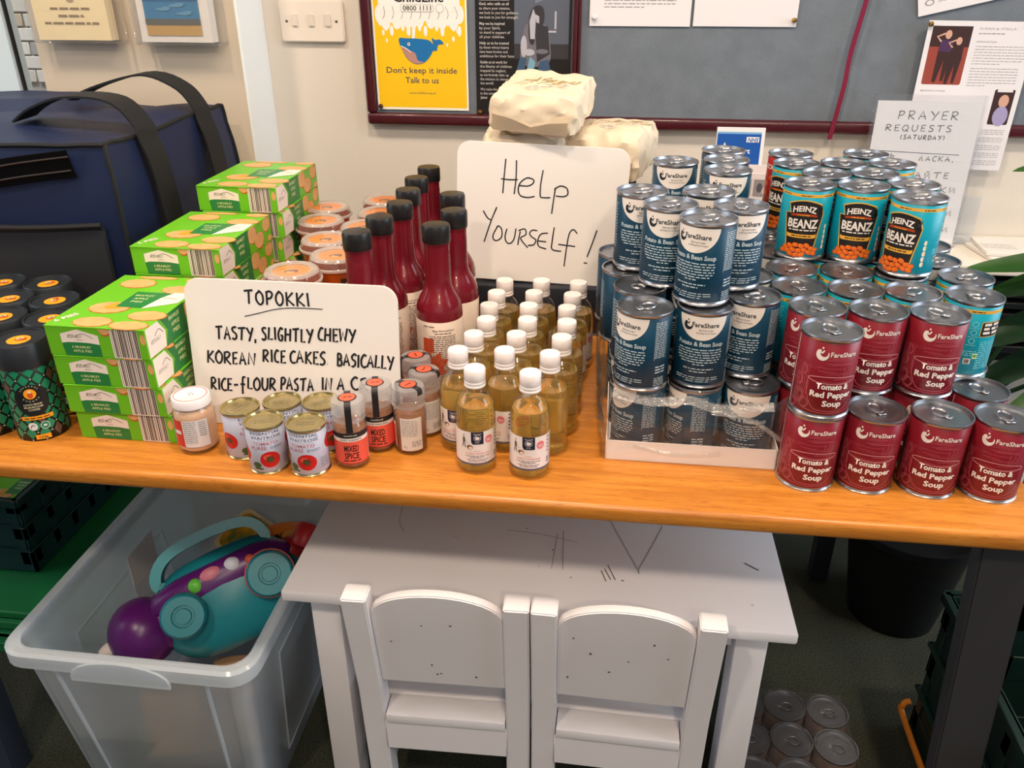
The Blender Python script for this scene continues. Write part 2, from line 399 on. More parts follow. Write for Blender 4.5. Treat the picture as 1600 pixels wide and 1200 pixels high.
# window at the far left with a brick wall outside
b = bmesh.new()
box(b, -2.05, -1.98, 1.83, 1.90, .72, 2.5, .004); box(b, -1.98, -1.27, 1.83, 1.90, .72, .78, .004); box(b, -1.98, -1.27, 1.83, 1.90, 2.44, 2.5, .004)
b_ = None; win = struct('window_1', b, whitegloss, label='white framed window at the far left looking onto brick', cat='window')
obj('mullion', box(bmesh.new(), -1.47, -1.338, 1.82, 1.862, .78, 2.44, .006), mat('pale_blue_white_frame', (205, 222, 232), .3), win)
obj('gasket', box(bmesh.new(), -1.3379, -1.334, 1.822, 1.832, .78, 2.44), mat('black_rubber', (18, 18, 20), .6), win)
obj('pane', box(bmesh.new(), -1.332, -1.268, 1.858, 1.864, .78, 2.44), clear_mat('window_glass', gloss=.1, rough=.0), win)
obj('pane', box(bmesh.new(), -1.98, -1.47, 1.858, 1.864, .78, 2.44), clear_mat('window_glass'), win)
bw = struct('wall_outside', box(bmesh.new(), -4.6, -2.6, 4.74, 4.85, -.2, 2.6), mat('mortar', (176, 168, 156), .9), label='brick garden wall seen through the window', cat='wall')
rnd = random.Random(3)
bmats = [mat('buff_brick_%s' % n, c, .85, bump=.5, bscale=60) for n, c in (('pale', (206, 196, 180)), ('grey', (168, 162, 158)), ('tan', (190, 172, 146)), ('cream', (220, 212, 198)))]
bmes = []
for m in bmats:
    o_ = obj('brick', box(bmesh.new(), -.1075, .1075, -.012, .012, -.0325, .0325, .003), m); bmes.append(o_.data); bpy.data.objects.remove(o_)
for r in range(17):
    for c in range(7):
        inst('brick', rnd.choice(bmes), bw, (-4.15+c*.225+(r % 2)*.1125, 4.735+rnd.uniform(-.003, .003), .75+r*.075))

# heater with its pale shelf along the wall, right of centre
hm = mat('heater_black', (14, 14, 16), .45)
h = thing('wall_heater', 'black finned heater under the pale shelf behind the right end of the table', 'heater', (.2, 1.83, .40))
for k in range(7): obj('fin', box(bmesh.new(), 0, 1.5, -.085, .03, .19+.025*k, .205+.025*k, .002), hm, h)
obj('casing', box(bmesh.new(), 0, 1.5, -.02, .10, .14, .372, .004), mat('heater_dark', (8, 8, 9), .6), h)
s = struct('trim_1', box(bmesh.new(), .1, 1.9, 1.715, 1.933, .773, .795, .004, 2), mat('shelf_cream', (226, 219, 206), .4), label='pale shelf ledge along the wall above the heater', cat='ledge')
struct('baseboard_back', box(bmesh.new(), -.80, 3.2, 1.92, 1.934, 0, .1, .002), mat('skirting_white', (205, 200, 192), .4), label='white skirting board at the foot of the back wall')

for i, (x, y) in enumerate(LAMPS):
    t = thing('ceiling_light', 'round recessed ceiling downlight glowing warm white', 'light', (x, y, 2.6), 0, 'recessed ceiling downlights')
    obj('rim', lathe(bmesh.new(), [(.088, -.012), (.105, -.012), (.108, -.002), (.108, 0)], 24), whitegloss, t)

# ================================================================== light switch
t = thing('light_switch', 'white three-gang light switch plate on the wall left of the notice board', 'switch', (-.680, 1.934, 1.230))
swm = mat('switch_white', (226, 214, 202), .28)
b = bmesh.new(); prism(b, rrect(.146, .086, .007), -.011, 0); bmesh.ops.bevel(b, geom=[e for e in b.edges if all(v.co.y < -.0105 for v in e.verts)], offset=.0025, segments=2, affect='EDGES')
obj('plate', b, swm, t)
for k, x in enumerate((-.038, 0, .038)):
    r_ = obj('rocker', prism(bmesh.new(), rrect(.0125, .024, .0015), -.0145, -.010), mat('switch_rocker', (236, 226, 214) if k == 2 else (216, 204, 192), .25), t, loc=(x, 0, .003))
for x in (-.057, .057):
    b = bmesh.new(); lathe(b, [(0, .0008), (.0028, .0005), (.003, 0)], 12, M=Matrix.Translation((x, -.011, 0)) @ Matrix.Rotation(PI/2, 4, 'X'))
    obj('screw', b, mat('screw_grey', (120, 116, 110), .4, 1), t)

# ================================================================== acrylic leaflet holders on the left pier
acr = clear_mat('clear_acrylic', gloss=.3, rough=.06, frost=.04)
def holder(x0, x1, z0, z1, label, mats, fill):
    w_ = x1-x0
    t = thing('leaflet_holder', label, 'leaflet holder', (x0, 1.799, z0))
    b = bmesh.new(); box(b, 0, w_, -.048, -.045, 0, z1-z0, .001); box(b, 0, w_, -.003, 0, 0, z1-z0+.03, .001)
    box(b, 0, .003, -.045, -.003, 0, z1-z0, .0008); box(b, w_-.003, w_, -.045, -.003, 0, z1-z0, .0008); box(b, 0.003, w_-.003, -.045, -.003, 0, .003, .0008)
    obj('casing', b, acr, t)
    b = bmesh.new(); box(b, .012, w_-.016, -.040, -.012, .005, z1-z0+.02, 0)
    pr = Print(.0006); fill(pr, w_); pr.into(b, plane_map((0, -.0405, 0), (1, 0, 0), (0, 0, 1)))
    obj('leaflet', b, mats, t, smooth=False)
def fA(pr, w_):
    for i, (y, f) in enumerate(((.064, .62), (.050, .40), (.036, .88))):
        wd = (w_-.05)*f; pr.dashes(w_/2-wd/2, w_/2+wd/2, y, .0042, 1, 1, word=.014)
    pr.ell(w_/2+.004, .085, .009, .007, 2, 1); pr.ell(w_/2+.004, .087, .005, .004, 0, 2)
holder(-1.236, -1.045, 1.195, 1.45, 'clear leaflet holder with a cream printed card, left one on the pier', [mat('cream_card', (240, 218, 172), .6), mat('brown_print', (136, 114, 84), .6), mat('tan_print', (170, 146, 110), .6)], fA)
def fB(pr, w_):
    pr.rect(.028, w_-.036, .018, .105, 1, 1); pr.rect(.028, w_-.036, .018, .042, 2, 2); pr.rect(.028, w_-.036, .038, .050, 3, 3)
    pr.rect(.028, w_-.036, .083, .105, 4, 2)
    for a in ((.07, .068), (.10, .075), (.115, .060)): pr.ell(a[0], a[1], .016, .003, 5, 3, 12); pr.ell(a[0]+.008, a[1]+.003, .010, .0025, 5, 3, 12)
holder(-1.005, -.822, 1.193, 1.45, 'clear leaflet holder with a blue sky and field card, right one on the pier',
       [mat('white_card', (228, 220, 212), .6), mat('photo_sky', (60, 120, 160), .5), mat('photo_field', (190, 150, 84), .5), mat('photo_land', (96, 92, 84), .5), mat('photo_sky_deep', (36, 92, 140), .5), mat('photo_cloud', (98, 146, 176), .5)], fB)

# ================================================================== notice boards
felt = mat('blue_grey_felt', (112, 120, 130), .95, bump=.5, bscale=300, var=.14, vscale=25, sheen=.2)
maroon = mat('maroon_frame', (70, 18, 28), .32, coat=.2)
def board(label, x0, x1, z0, z1, sl=.022, sr=.010):
    t = thing('notice_board', label, 'notice board', (x0, 1.934, z0)); W, H = x1-x0, z1-z0
    obj('felt_panel', box(bmesh.new(), sl-.002, W-sr+.002, -.012, -.001, .025, H-.02), felt, t, smooth=False)
    for q in ((0, W, 0, .026), (0, W, H-.026, H)): obj('frame_rail', box(bmesh.new(), q[0], q[1], -.028, 0, q[2], q[3], .007, 3), maroon, t)
    for q in ((0, sl), (W-sr, W)): obj('frame_stile', box(bmesh.new(), q[0], q[1], -.027, 0, .026, H-.026, min(.006, (q[1]-q[0])*.3), 3), maroon, t)
    return t
board('maroon-framed grey notice board with the yellow and black posters', -.565, -.0895, 1.014, 1.95)
board('large maroon-framed grey notice board to the right, above the soup and bean tins', -.0885, 1.7, 1.014, 1.95, .006)
b = bmesh.new()
ribbon(b, smoothpts([(.50, 1.906, 1.45), (.492, 1.905, 1.30), (.478, 1.906, 1.18), (.476, 1.905, 1.12), (.470, 1.904, 1.06), (.464, 1.903, 1.005)], 5), (1, 0, 0), .0095, .0012)
tag(obj('ribbon', b, mat('maroon_ribbon', (120, 18, 52), .5)), 'narrow maroon ribbon hanging down the large notice board', 'ribbon')

paper = mat('white_paper', (226, 222, 226), .6); ink = mat('grey_ink', (150, 148, 152), .6); black_ink = mat('black_ink', (22, 22, 26), .5)
def sheet(label, ox, oz, w_, h_, mats, fill, y=1.918, rot=0, name='poster', cat='poster', curl=0):
    b = bmesh.new()
    n = 8
    V = []
    for j in range(n+1):
        for i in range(3):
            u = w_*i/2; v = h_*j/n; V.append(b.verts.new((u, -curl*(1-v/h_)**2, v)))
    for j in range(n):
        for i in range(2):
            b.faces.new((V[j*3+i], V[j*3+i+1], V[(j+1)*3+i+1], V[(j+1)*3+i]))
    pr = Print(.0002); fill(pr, w_, h_)
    pr.into(b, lambda u, v, w: (u, -curl*(1-v/h_)**2-w, v), cutv=h_/n, rngv=(0, h_))
    o = obj(name, b, mats, smooth=False); o.location = (ox, y, oz); o.rotation_euler = (0, R(rot), 0)
    return tag(o, label, cat)
# yellow poster: whale under a splash
def fY(p, w_, h_):
    p.poly(rrect(w_-.008, h_-.009, .004, cx=w_/2, cy=h_/2+.001), 1, 1)
    c = w_/2
    # splash
    for i in range(15):
        a = -1+2*i/14; p.ell(c+a*.088, .205-.006*abs(a)-.014*(i % 2), .011, .019, 2, 2, 14)
        p.ell(c+a*.088, .186-.010*(i % 3), .0045, .011, 2, 2, 10)
    p.rect(c-.09, c+.09, .205, .262, 2, 3)
    for a, y, r_ in ((-.082, .162, .004), (-.075, .146, .003), (.083, .166, .003), (.074, .150, .004), (.06, .138, .0025)): p.ell(c+a, y, r_*.7, r_*1.5, 2, 3, 10)
    for i in range(9):
        a = -.078+.0195*i; p.stroke([(c+a, .215), (c+a*1.03+.004, .200), (c+a*1.04, .190)], .0012, 5, 4, sm=4)
    p.poly(rrect(.072, .014, .004, cx=c-.004, cy=.2115), 2, 5); p.stroke(rrect(.072, .014, .004, cx=c-.004, cy=.2115), .0007, 5, 6, closed=True)
    p.ell(c+.046, .211, .009, .009, 2, 5); p.stroke(ellipse(c+.046, .211, .0085, .0085), .0008, 5, 6, closed=True)
    p.text('0800 1111', c-.004, .207, .0095, 4, 7, w=.062, bold=.6)
    p.text('ChildLine', c, .224, .018, 4, 7, w=.11, bold=1.2)
    # spout and whale
    p.poly([(c-.018, .150), (c-.012, .150), (c-.009, .172), (c-.002, .186), (c-.026, .186), (c-.017, .172)], 2, 4)
    wh = smoothpts([(c-.048, .150, 0), (c-.03, .151, 0), (c+.002, .150, 0), (c+.02, .147, 0), (c+.028, .140, 0), (c+.026, .152, 0), (c+.034, .148, 0), (c+.044, .149, 0), (c+.052, .140, 0), (c+.040, .138, 0), (c+.036, .126, 0), (c+.028, .126, 0), (c+.022, .116, 0), (c+.008, .102, 0), (c-.012, .098, 0), (c-.03, .108, 0), (c-.042, .128, 0)], 3, True)
    p.poly([(q.x, q.y) for q in wh], 3, 5)
    bl = smoothpts([(c-.044, .134, 0), (c-.03, .128, 0), (c-.012, .120, 0), (c-.008, .106, 0), (c+.006, .102, 0), (c-.012, .099, 0), (c-.03, .109, 0)], 3, True)
    p.poly([(q.x, q.y) for q in bl], 6, 6)
    p.stroke([(c-.044, .135), (c-.032, .130), (c-.022, .122)], .0016, 2, 7, sm=4); p.ell(c-.026, .139, .003, .0035, 2, 7, 10); p.ell(c-.026, .139, .0014, .0018, 4, 8, 8)
    p.poly([(c-.012, .118), (c+.008, .118), (c-.002, .104)], 3, 7)
    p.text("Don't keep it inside", c, .079, .0125, 7, 3, w=.160, bold=.5); p.text('Talk to us', c, .058, .0125, 7, 3, w=.076, bold=.5)
    p.text('www.childline.org.uk', c, .035, .004, 7, 3, w=.062)
sheet('yellow poster with a blue whale and the words Talk to us', -.540, 1.047, .21, .297,
      [mat('poster_white', (238, 232, 214), .4), mat('poster_yellow', (240, 190, 20), .4), mat('poster_splash', (236, 232, 226), .4), mat('whale_blue', (28, 108, 168), .4), black_ink, mat('line_grey', (150, 146, 140), .5), mat('whale_belly', (176, 130, 118), .5), mat('navy_ink', (62, 70, 86), .5)], fY)
# black poster
PT = [('A Prayer for Children', 1, .0), ('', 0, 0), ('God, who calls us all', 1, 0), ('to share your mission,', 0, 0), ('we look to you for guidance,', 0, 0), ('we look to you for strength.', 0, 0), ('', 0, 0), ('May we be inspired', 1, 0), ('by your Spirit,', 0, 0), ('to stand in support of', 0, 0), ('all your children.', 0, 0), ('', 0, 0),
      ('Help us to be trusted', 1, 0), ('by those whose hearts', 0, 0), ('have been broken and', 0, 0), ('ambitious for their futures.', 0, 0), ('', 0, 0), ('Guide us to work for', 1, 0), ('the liberty of children', 0, 0), ('trapped by neglect,', 0, 0), ('as we bravely take up', 0, 0), ('the mission to change', 0, 0), ('the world.', 0, 0), ('', 0, 0), ('We make this prayer', 0, 0), ('in the name of', 0, 0), ('Jesus', 1, 0)]
def fK(p, w_, h_):
    y = .244
    for s_, bd, _ in PT:
        if s_: p.text(s_, .009, y, .0055 if bd or y < .24 else .0052, 1, 2, bold=.9*bd+.3, al='L', w=len(s_)*.00305)
        y -= .0088 if s_ else .0038
    p.rect(.009, .075, .2405, .2412, 1, 2)
    p.rect(.085, w_-.006, .02, h_-.004, 2, 1)                       # photograph: wall, floor, seated figure
    p.rect(.085, w_-.006, .10, .155, 3, 2); p.rect(.085, w_-.006, .02, .125, 0, 3)
    p.poly([(.13, .235), (w_-.006, .262), (w_-.006, .293), (.13, .293)], 7, 2)
    p.rect(.172, .176, .185, .22, 5, 4); p.rect(.158, .176, .178, .182, 5, 4)
    body = smoothpts([(.100, .118, 0), (.102, .160, 0), (.108, .190, 0), (.122, .198, 0), (.145, .198, 0), (.158, .185, 0), (.164, .150, 0), (.162, .118, 0), (.13, .108, 0)], 3, True)
    p.poly([(q.x, q.y) for q in body], 4, 4)
    p.poly([(.130, .195), (.158, .190), (.163, .135), (.135, .118)], 3, 5)
    hair = smoothpts([(.122, .222, 0), (.134, .231, 0), (.146, .228, 0), (.150, .212, 0), (.146, .190, 0), (.134, .185, 0), (.128, .155, 0), (.118, .160, 0), (.116, .195, 0)], 3, True)
    p.poly([(q.x, q.y) for q in hair], 3, 6)
    p.poly([(.118, .200), (.126, .225), (.132, .210), (.130, .165), (.120, .165)], 5, 7)
    p.poly([(.131, .214), (.139, .210), (.139, .196), (.133, .198)], 5, 8)
    p.ell(.106, .150, .007, .022, 5, 5); p.ell(.118, .138, .012, .007, 5, 8); p.ell(.146, .140, .014, .005, 4, 8)
    p.poly([(.090, .10), (.098, .128), (.112, .126), (.108, .10)], 8, 9); p.poly([(.112, .10), (.120, .130), (.132, .118), (.128, .10)], 6, 9); p.poly([(.136, .10), (.142, .120), (.160, .124), (.166, .10)], 8, 9)
sheet('black poster with white prayer text beside a photo of a hunched seated person', -.312, 1.034, .209, .297,
      [mat('poster_black', (30, 27, 27), .35), mat('poster_text', (196, 190, 186), .5), mat('photo_blue_grey', (86, 92, 106), .5), mat('photo_dark', (50, 48, 54), .5), mat('photo_mid', (108, 106, 114), .5), mat('photo_light', (176, 174, 184), .5), mat('photo_jean_light', (116, 160, 184), .5), mat('photo_wall_light', (110, 118, 134), .5), mat('photo_jean', (58, 84, 112), .5)], fK)
def fP1(p, w_, h_):
    p.rect(0, 0.0001, 0, .0001, 1)
    for i in range(7): p.dashes(.03, .182, .036+i*.0065, .002, 1, 1, fill=.55 if i == 0 else .98, word=.009)
sheet('white typed sheet pinned on the large board, left of the two side by side', -.066, 1.226, .211, .297, [paper, ink], fP1, name='pinned_sheet', cat='paper')
def fP2(p, w_, h_):
    for i in range(9): p.dashes(.03, .182, .12+i*.0085, .0025, 1, 1, fill=.95, word=.009)
sheet('white sheet with a blank lower half, right of the two pinned side by side', .151, 1.227, .211, .297, [paper, ink], fP2, name='pinned_sheet', cat='paper')
def fP3(p, w_, h_):
    p.ell(.022, .022, .009, .006, 1, 1); p.ell(.022, .022, .006, .004, 0, 2); p.dashes(.038, .12, .020, .0015, 1, 1, word=.006); p.dashes(.038, .15, .026, .0015, 1, 1, word=.006); p.dashes(.02, .18, .05, .002, 1, 1, word=.008)
sheet('tilted white sheet pinned at the top edge of view on the large board', .600, 1.248, .211, .297, [paper, ink], fP3, name='pinned_sheet', cat='paper', rot=-13, y=1.9165)
# profile sheet with two photographs, hanging over the lower frame
def fW(p, w_, h_):
    def person(x, y, s_, top, leg):
        p.ell(x, y, .006*s_, .008*s_, 4, 4); p.poly([(x-.013*s_, y-.032*s_), (x-.012*s_, y-.01*s_), (x+.012*s_, y-.01*s_), (x+.012*s_, y-.034*s_)], top, 3)
        p.poly([(x-.013*s_, y-.03*s_), (x+.013*s_, y-.032*s_), (x+.007*s_, y-.085*s_), (x+.002*s_, y-.085*s_), (x+.001*s_, y-.045*s_), (x-.007*s_, y-.088*s_), (x-.013*s_, y-.086*s_)], leg, 3)
        p.stroke([(x-.011*s_, y-.013*s_), (x-.020*s_, y-.004*s_), (x-.006*s_, y+.002*s_)], .0035*s_, 4, 5)
    x0, x1, y0, y1 = .010, .087, .172, .284
    p.poly(rrect(x1-x0, y1-y0, .004, cx=(x0+x1)/2, cy=(y0+y1)/2), 2, 1); p.rect(x0, x1, .245, .284, 3, 2)
    person(.043, .268, 1.05, 5, 3); person(.066, .256, .95, 3, 3)
    p.text('SUSAN & STELLA', .10, .278, .0042, 1, 1, al='L', w=.070); p.dashes(.10, .15, .270, .0018, 1, 1, word=.005)
    p.text('INTRODUCTION', .10, .254, .003, 1, 1, al='L', w=.038, bold=.7)
    for i in range(7): p.dashes(.10, .202, .246-i*.0055, .0012, 1, 1, word=.006, fill=.55 if i == 6 else .97)
    for i in range(7): p.dashes(.10, .198, .204-i*.0055, .0012, 1, 1, word=.006, fill=.4 if i == 6 else .97)
    p.text('MISSION WORK', .012, .158, .003, 1, 1, al='L', w=.05, bold=.5)
    p.poly(rrect(.040, .070, .003, cx=.180, cy=.130), 3, 1); p.ell(.182, .142, .010, .013, 4, 2); p.ell(.182, .112, .015, .02, 6, 2); p.rect(.165, .195, .16, .165, 0, 3)
    for g in range(5):
        for i in range(3): p.dashes(.150, .202, .083-g*.016-i*.004, .0011, 1, 1, word=.006, fill=.95)
o = sheet('white profile sheet with two photos, pinned over the lower edge of the large board', .617, .949, .21, .294,
      [paper, ink, mat('photo_red_earth', (150, 66, 54), .5), mat('photo_dark_brown', (58, 34, 34), .5), mat('photo_skin', (206, 160, 140), .5), mat('photo_purple', (74, 44, 84), .5), mat('photo_lilac', (160, 150, 190), .5)], fW, y=1.903, name='pinned_sheet', cat='paper', rot=.5, curl=0)
brass = mat('brass_pin', (196, 150, 84), .25, 1)
def pin(x, z, y, label, m=None):
    b = bmesh.new(); lathe(b, [(0, .009), (.003, .0085), (.0052, .0055), (.0055, .003), (.0035, .001), (.0008, .001), (.0008, -.004), (0, -.004)], 14)
    tag(obj('drawing_pin', b, m or brass), label, 'pin').matrix_world = Matrix.Translation((x, y, z)) @ Matrix.Rotation(PI/2, 4, 'X')
dark_pin = mat('dark_pin', (70, 34, 34), .3)
pin(-.533, 1.054, 1.9165, 'dark red pin at the lower left corner of the yellow poster', dark_pin)
pin(-.304, 1.046, 1.9165, 'brass pin at the lower left corner of the black poster')
pin(-.056, 1.243, 1.9165, 'white pin at the lower left corner of the left typed sheet', mat('white_pin', (225, 220, 222), .3))
pin(.356, 1.240, 1.9165, 'brass pin at the lower right corner of the half blank sheet')
pin(.622, 1.236, 1.901, 'brass pin at the top left corner of the profile sheet with photos')
pin(.822, 1.236, 1.901, 'brass pin at the top right corner of the profile sheet with photos')

# ================================================================== things standing on the ledge
# prayer requests notice in its acrylic stand
t = thing('sign_holder', 'clear acrylic stand holding the handwritten prayer requests notice on the pale shelf', 'sign holder', (.528, 1.830, .7955), 0, rot=(R(-3), 0, 0))
b = bmesh.new(); box(b, 0, .216, -.0045, -.002, .002, .312, .0006); box(b, 0, .216, .004, .0065, .002, .312, .0006); box(b, 0, .216, -.0045, .05, 0, .0025, .0006)
box(b, -.002, .0015, -.0045, .0065, .002, .312); box(b, .2145, .218, -.0045, .0065, .002, .312)
obj('acrylic_stand', b, clear_mat('sign_acrylic', gloss=.2, rough=.04, frost=.02), t)
b = bmesh.new(); box(b, .006, .212, 0, .001, .004, .300)
pr = Print(.0003); H_ = .300
def row(s_, xc, frac, h_, w_=None, sd=1): write(pr, s_, xc, H_*(1-frac)-h_/2+.004, h_, .0014, 1, 1, seed=sd, w=w_, gap=.30)
row('PRAYER', .050, .105, .0165, .118, 1); row('REQUESTS', .030, .19, .0125, .130, 2); row('(SATURDAY)', .062, .250, .0085, .088, 3)
pr.stroke([(.018, .201), (.09, .198), (.186, .195)], .0011, 1, 1, sm=4)
row('ДЬ', .040, .375, .009, .026, 4) if 'Д' in G else row('Ь', .050, .375, .009, .008, 4)
row('ЛАСКА,', .108, .392, .010, .070, 5); row('ШАЙТЕ', .084, .506, .012, .090, 6); row('ПИСКИ', .110, .605, .012, .084, 7); row('ИМИ', .146, .765, .012, .050, 8); row('ЖБИ', .146, .885, .012, .050, 9)
pr.into(b, plane_map((0, -.0002, 0), (1, 0, 0), (0, 0, 1)))
obj('paper_notice', b, [mat('notice_paper', (226, 226, 232), .5), mat('notice_ink', (84, 84, 92), .5)], t, smooth=False)
# small empty clear stand
t = tag(obj('card_stand', box(box(bmesh.new(), 0, .066, 0, .003, 0, .105, .001), 0, .066, 0, .045, 0, .003, .001), clear_mat('pale_acrylic', gloss=.3, frost=.25, frgb=(214, 222, 232))), 'small empty clear card stand beside the prayer requests notice', 'card stand')
t.location = (.722, 1.856, .7955)
# booklets at the right
for i, (x, y, z, rz, lb) in enumerate(((.83, 1.80, .7955, 8, 'white booklet at the bottom of the small pile on the shelf'), (.835, 1.805, .8035, -4, 'white booklet with grey scribbles on top of the small pile on the shelf'))):
    b = bmesh.new(); box(b, -.05, .11, -.055, .055, 0, .0075, .001); pr = Print(.0003)
    for k in range(3): pr.dashes(-.045, .02, -.02+k*.012, .0015, 1, 1, word=.008)
    pr.into(b, plane_map((0, 0, .0076), (1, 0, 0), (0, 1, 0)))
    o = tag(obj('booklet', b, [mat('booklet_white', (224, 218, 212), .6), ink], smooth=False), lb, 'booklet'); o.location = (x, y, z); o.rotation_euler = (0, 0, R(rz))
# NHS leaflet
t = thing('leaflet_stand', 'tall white leaflet with a blue heading standing behind the rear soup tins', 'leaflet', (.214, 1.80, .7955), 0, rot=(R(-5), 0, 0))
b = bmesh.new(); box(b, 0, .099, 0, .006, 0, .245, .0005)
pr = Print(.0003); pr.rect(.002, .092, .150, .232, 1, 1); pr.rect(.002, .092, .232, .236, 4, 1); pr.poly([(.002, .185), (.018, .215), (.032, .185)], 0, 2)
pr.poly(rrect(.026, .011, .001, cx=.075, cy=.221), 0, 2); pr.text('NHS', .075, .2165, .008, 1, 3, w=.021, bold=1.5, slant=.2)
pr.text('Start', .055, .193, .0105, 0, 2, w=.034, bold=1); pr.text('for Life', .05, .176, .008, 0, 2, bold=.8)
for i, m_ in enumerate((2, 3, 5, 2)): pr.ell(.04+i*.016, .148, .010, .006, m_, 2, 12)
pr.into(b, plane_map((0, -.0002, 0), (1, 0, 0), (0, 0, 1)))
obj('leaflet', b, [mat('leaflet_white', (230, 230, 232), .45), mat('leaflet_blue', (24, 84, 168), .4), mat('leaflet_red', (206, 44, 52), .45), mat('leaflet_yellow', (236, 188, 40), .45), mat('leaflet_sky', (120, 170, 214), .45), mat('leaflet_green', (120, 170, 60), .45)], t, smooth=False)
t = thing('photo_card', 'white folded card printed with small grey photos behind the rear soup tins', 'card', (.262, 1.755, .7955), R(-4))
b = bmesh.new(); box(b, -.012, .075, 0, .003, 0, .165, .0004); box(b, .0, .075, .02, .023, 0, .178, .0004)
pr = Print(.0003)
for x, y in ((.030, .118), (.030, .075), (-.006, .118), (-.006, .075)): pr.rect(x, x+.031, y, y+.035, 1, 1); pr.ell(x+.012, y+.018, .006, .010, 2, 2, 10); pr.ell(x+.022, y+.012, .005, .008, 3, 2, 10)
pr.into(b, plane_map((0, -.0002, 0), (1, 0, 0), (0, 0, 1)))
obj('card', b, [mat('card_white', (226, 214, 214), .5), mat('photo_grey', (150, 142, 144), .5), mat('photo_grey_dark', (92, 84, 88), .5), mat('photo_grey_light', (196, 190, 190), .5)], t, smooth=False)
# ================================================================== MAIN TABLE
TT = .7258
wood = wood_mat(); steel_leg = mat('dark_grey_steel', (58, 57, 60), .4, .2)
t = thing('long_table', 'long oak-topped table with dark steel legs carrying all the donated food', 'table', (-.4, 1.2, 0))
b = bmesh.new(); box(b, -1.25, .975, -.322, .50, TT-.0265, TT, .0075, 3)
obj('tabletop', b, wood, t)
b = bmesh.new(); box(b, -1.1, .90, -.10, -.06, TT-.066, TT-.027, .002); box(b, -1.1, .90, .38, .42, TT-.066, TT-.027, .002)
obj('rail', b, steel_leg, t)
def leg(top, bot, s=.05, sy=.05):
    b = bmesh.new(); T_, B_ = Vector(top), Vector(bot); vv = []
    for P in (B_, T_):
        for sx, q in ((-1, -1), (1, -1), (1, 1), (-1, 1)): vv.append(b.verts.new((P.x+sx*s/2, P.y+q*sy/2, P.z)))
    for q in ((0, 3, 2, 1), (4, 5, 6, 7), (0, 1, 5, 4), (1, 2, 6, 5), (2, 3, 7, 6), (3, 0, 4, 7)): b.faces.new([vv[i] for i in q])
    bmesh.ops.bevel(b, geom=b.edges[:], offset=.003, segments=2, affect='EDGES'); return b
obj('leg', leg((.930, -.275, TT-.028), (.985, -.275, .0), .068, .03), steel_leg, t)
obj('leg', leg((.955, .47, TT-.028), (.955, .47, .0), .04, .04), steel_leg, t)
obj('leg', leg((-.655, -.27, TT-.028), (-.655, -.27, .0), .045, .045), mat('navy_steel', (46, 54, 70), .4, .2), t)
obj('leg', leg((-1.15, .40, TT-.028), (-1.15, .40, .0), .05, .05), steel_leg, t)

# ================================================================== CHILD'S TABLE AND CHAIRS
kid = mat('white_painted_wood', (226, 221, 224), .42, var=.05, vscale=5, bump=.06, bscale=30)
marks = mat('pencil_marks', (158, 152, 160), .7); scuff = mat('scuff_marks', (92, 82, 84), .7)
KX0, KX1, KY0, KY1, KZ = -.465, .299, .917, 1.42, .500
t = thing('childrens_table', 'low white wooden children\'s table with pencil scribbles on its top', 'table', ((KX0+KX1)/2, (KY0+KY1)/2, 0))
hx, hy = (KX1-KX0)/2, (KY1-KY0)/2
b = bmesh.new(); box(b, -hx, hx, -hy, hy, KZ-.019, KZ, .004, 2)
pr = Print(.0004); rn = random.Random(8)
def K(px, py): return (px, py)
for pts, wd, mi in (([(-.27, .09), (-.22, .07), (-.19, .05), (-.27, .035), (-.21, .075), (-.25, .0), (-.19, .095), (-.235, .03)], .0013, 1), ([(-.33, -.01), (-.27, .0), (-.12, .06), (-.06, .10), (.0, .12)], .0011, 1), ([(-.25, .0), (-.245, -.055), (-.23, -.085)], .001, 1),
                    ([(.07, .10), (.10, .02), (.155, -.13), (.16, -.13), (.20, -.02)], .0014, 1), ([(-.06, -.06), (.0, -.065), (.06, -.08)], .0012, 1), ([(.035, -.05), (.04, -.15)], .0012, 1), ([(.026, -.06), (.022, -.15)], .0012, 1),
                    ([(.105, -.14), (.115, -.165)], .0016, 2), ([(.11, -.13), (.122, -.165)], .0016, 2), ([(.10, -.145), (.108, -.17)], .0016, 2), ([(.325, -.10), (.345, -.115)], .0022, 2), ([(.01, .16), (.025, .165), (.03, .158)], .002, 2),
                    ([(-.15, .12), (-.14, .02)], .001, 1), ([(.20, .06), (.24, .02), (.30, .05), (.26, .11), (.21, .08)], .001, 1), ([(.25, .03), (.28, .08), (.24, .12)], .001, 1), ([(-.10, .02), (-.05, .01), (.0, -.02)], .001, 1), ([(.17, .03), (.22, .035), (.28, .06)], .001, 1)):
    pr.stroke([(x, y) for x, y in pts], wd, mi, 1, sm=4 if len(pts) > 2 else 0)
for _ in range(12): x, y = rn.uniform(-.33, .33), rn.uniform(-.22, .15); pr.ell(x, y, rn.uniform(.001, .003), rn.uniform(.0008, .002), rn.choice((1, 2)), 1, 7)
pr.into(b, plane_map((0, 0, KZ), (1, 0, 0), (0, 1, 0)))
obj('tabletop', b, [kid, marks, scuff], t)
for sx in (-1, 1):
    for sy in (-1, 1):
        obj('leg', box(bmesh.new(), sx*(hx-.055)-.024, sx*(hx-.055)+.024, sy*(hy-.055)-.024, sy*(hy-.055)+.024, 0, KZ-.019, .003, 2), kid, t)
for sy in (-1, 1): obj('apron', box(bmesh.new(), -hx+.08, hx-.08, sy*(hy-.055)-.008, sy*(hy-.055)+.008, KZ-.075, KZ-.019, .001), kid, t)
for sx in (-1, 1): obj('apron', box(bmesh.new(), sx*(hx-.055)-.008, sx*(hx-.055)+.008, -hy+.08, hy-.08, KZ-.075, KZ-.019, .001), kid, t)

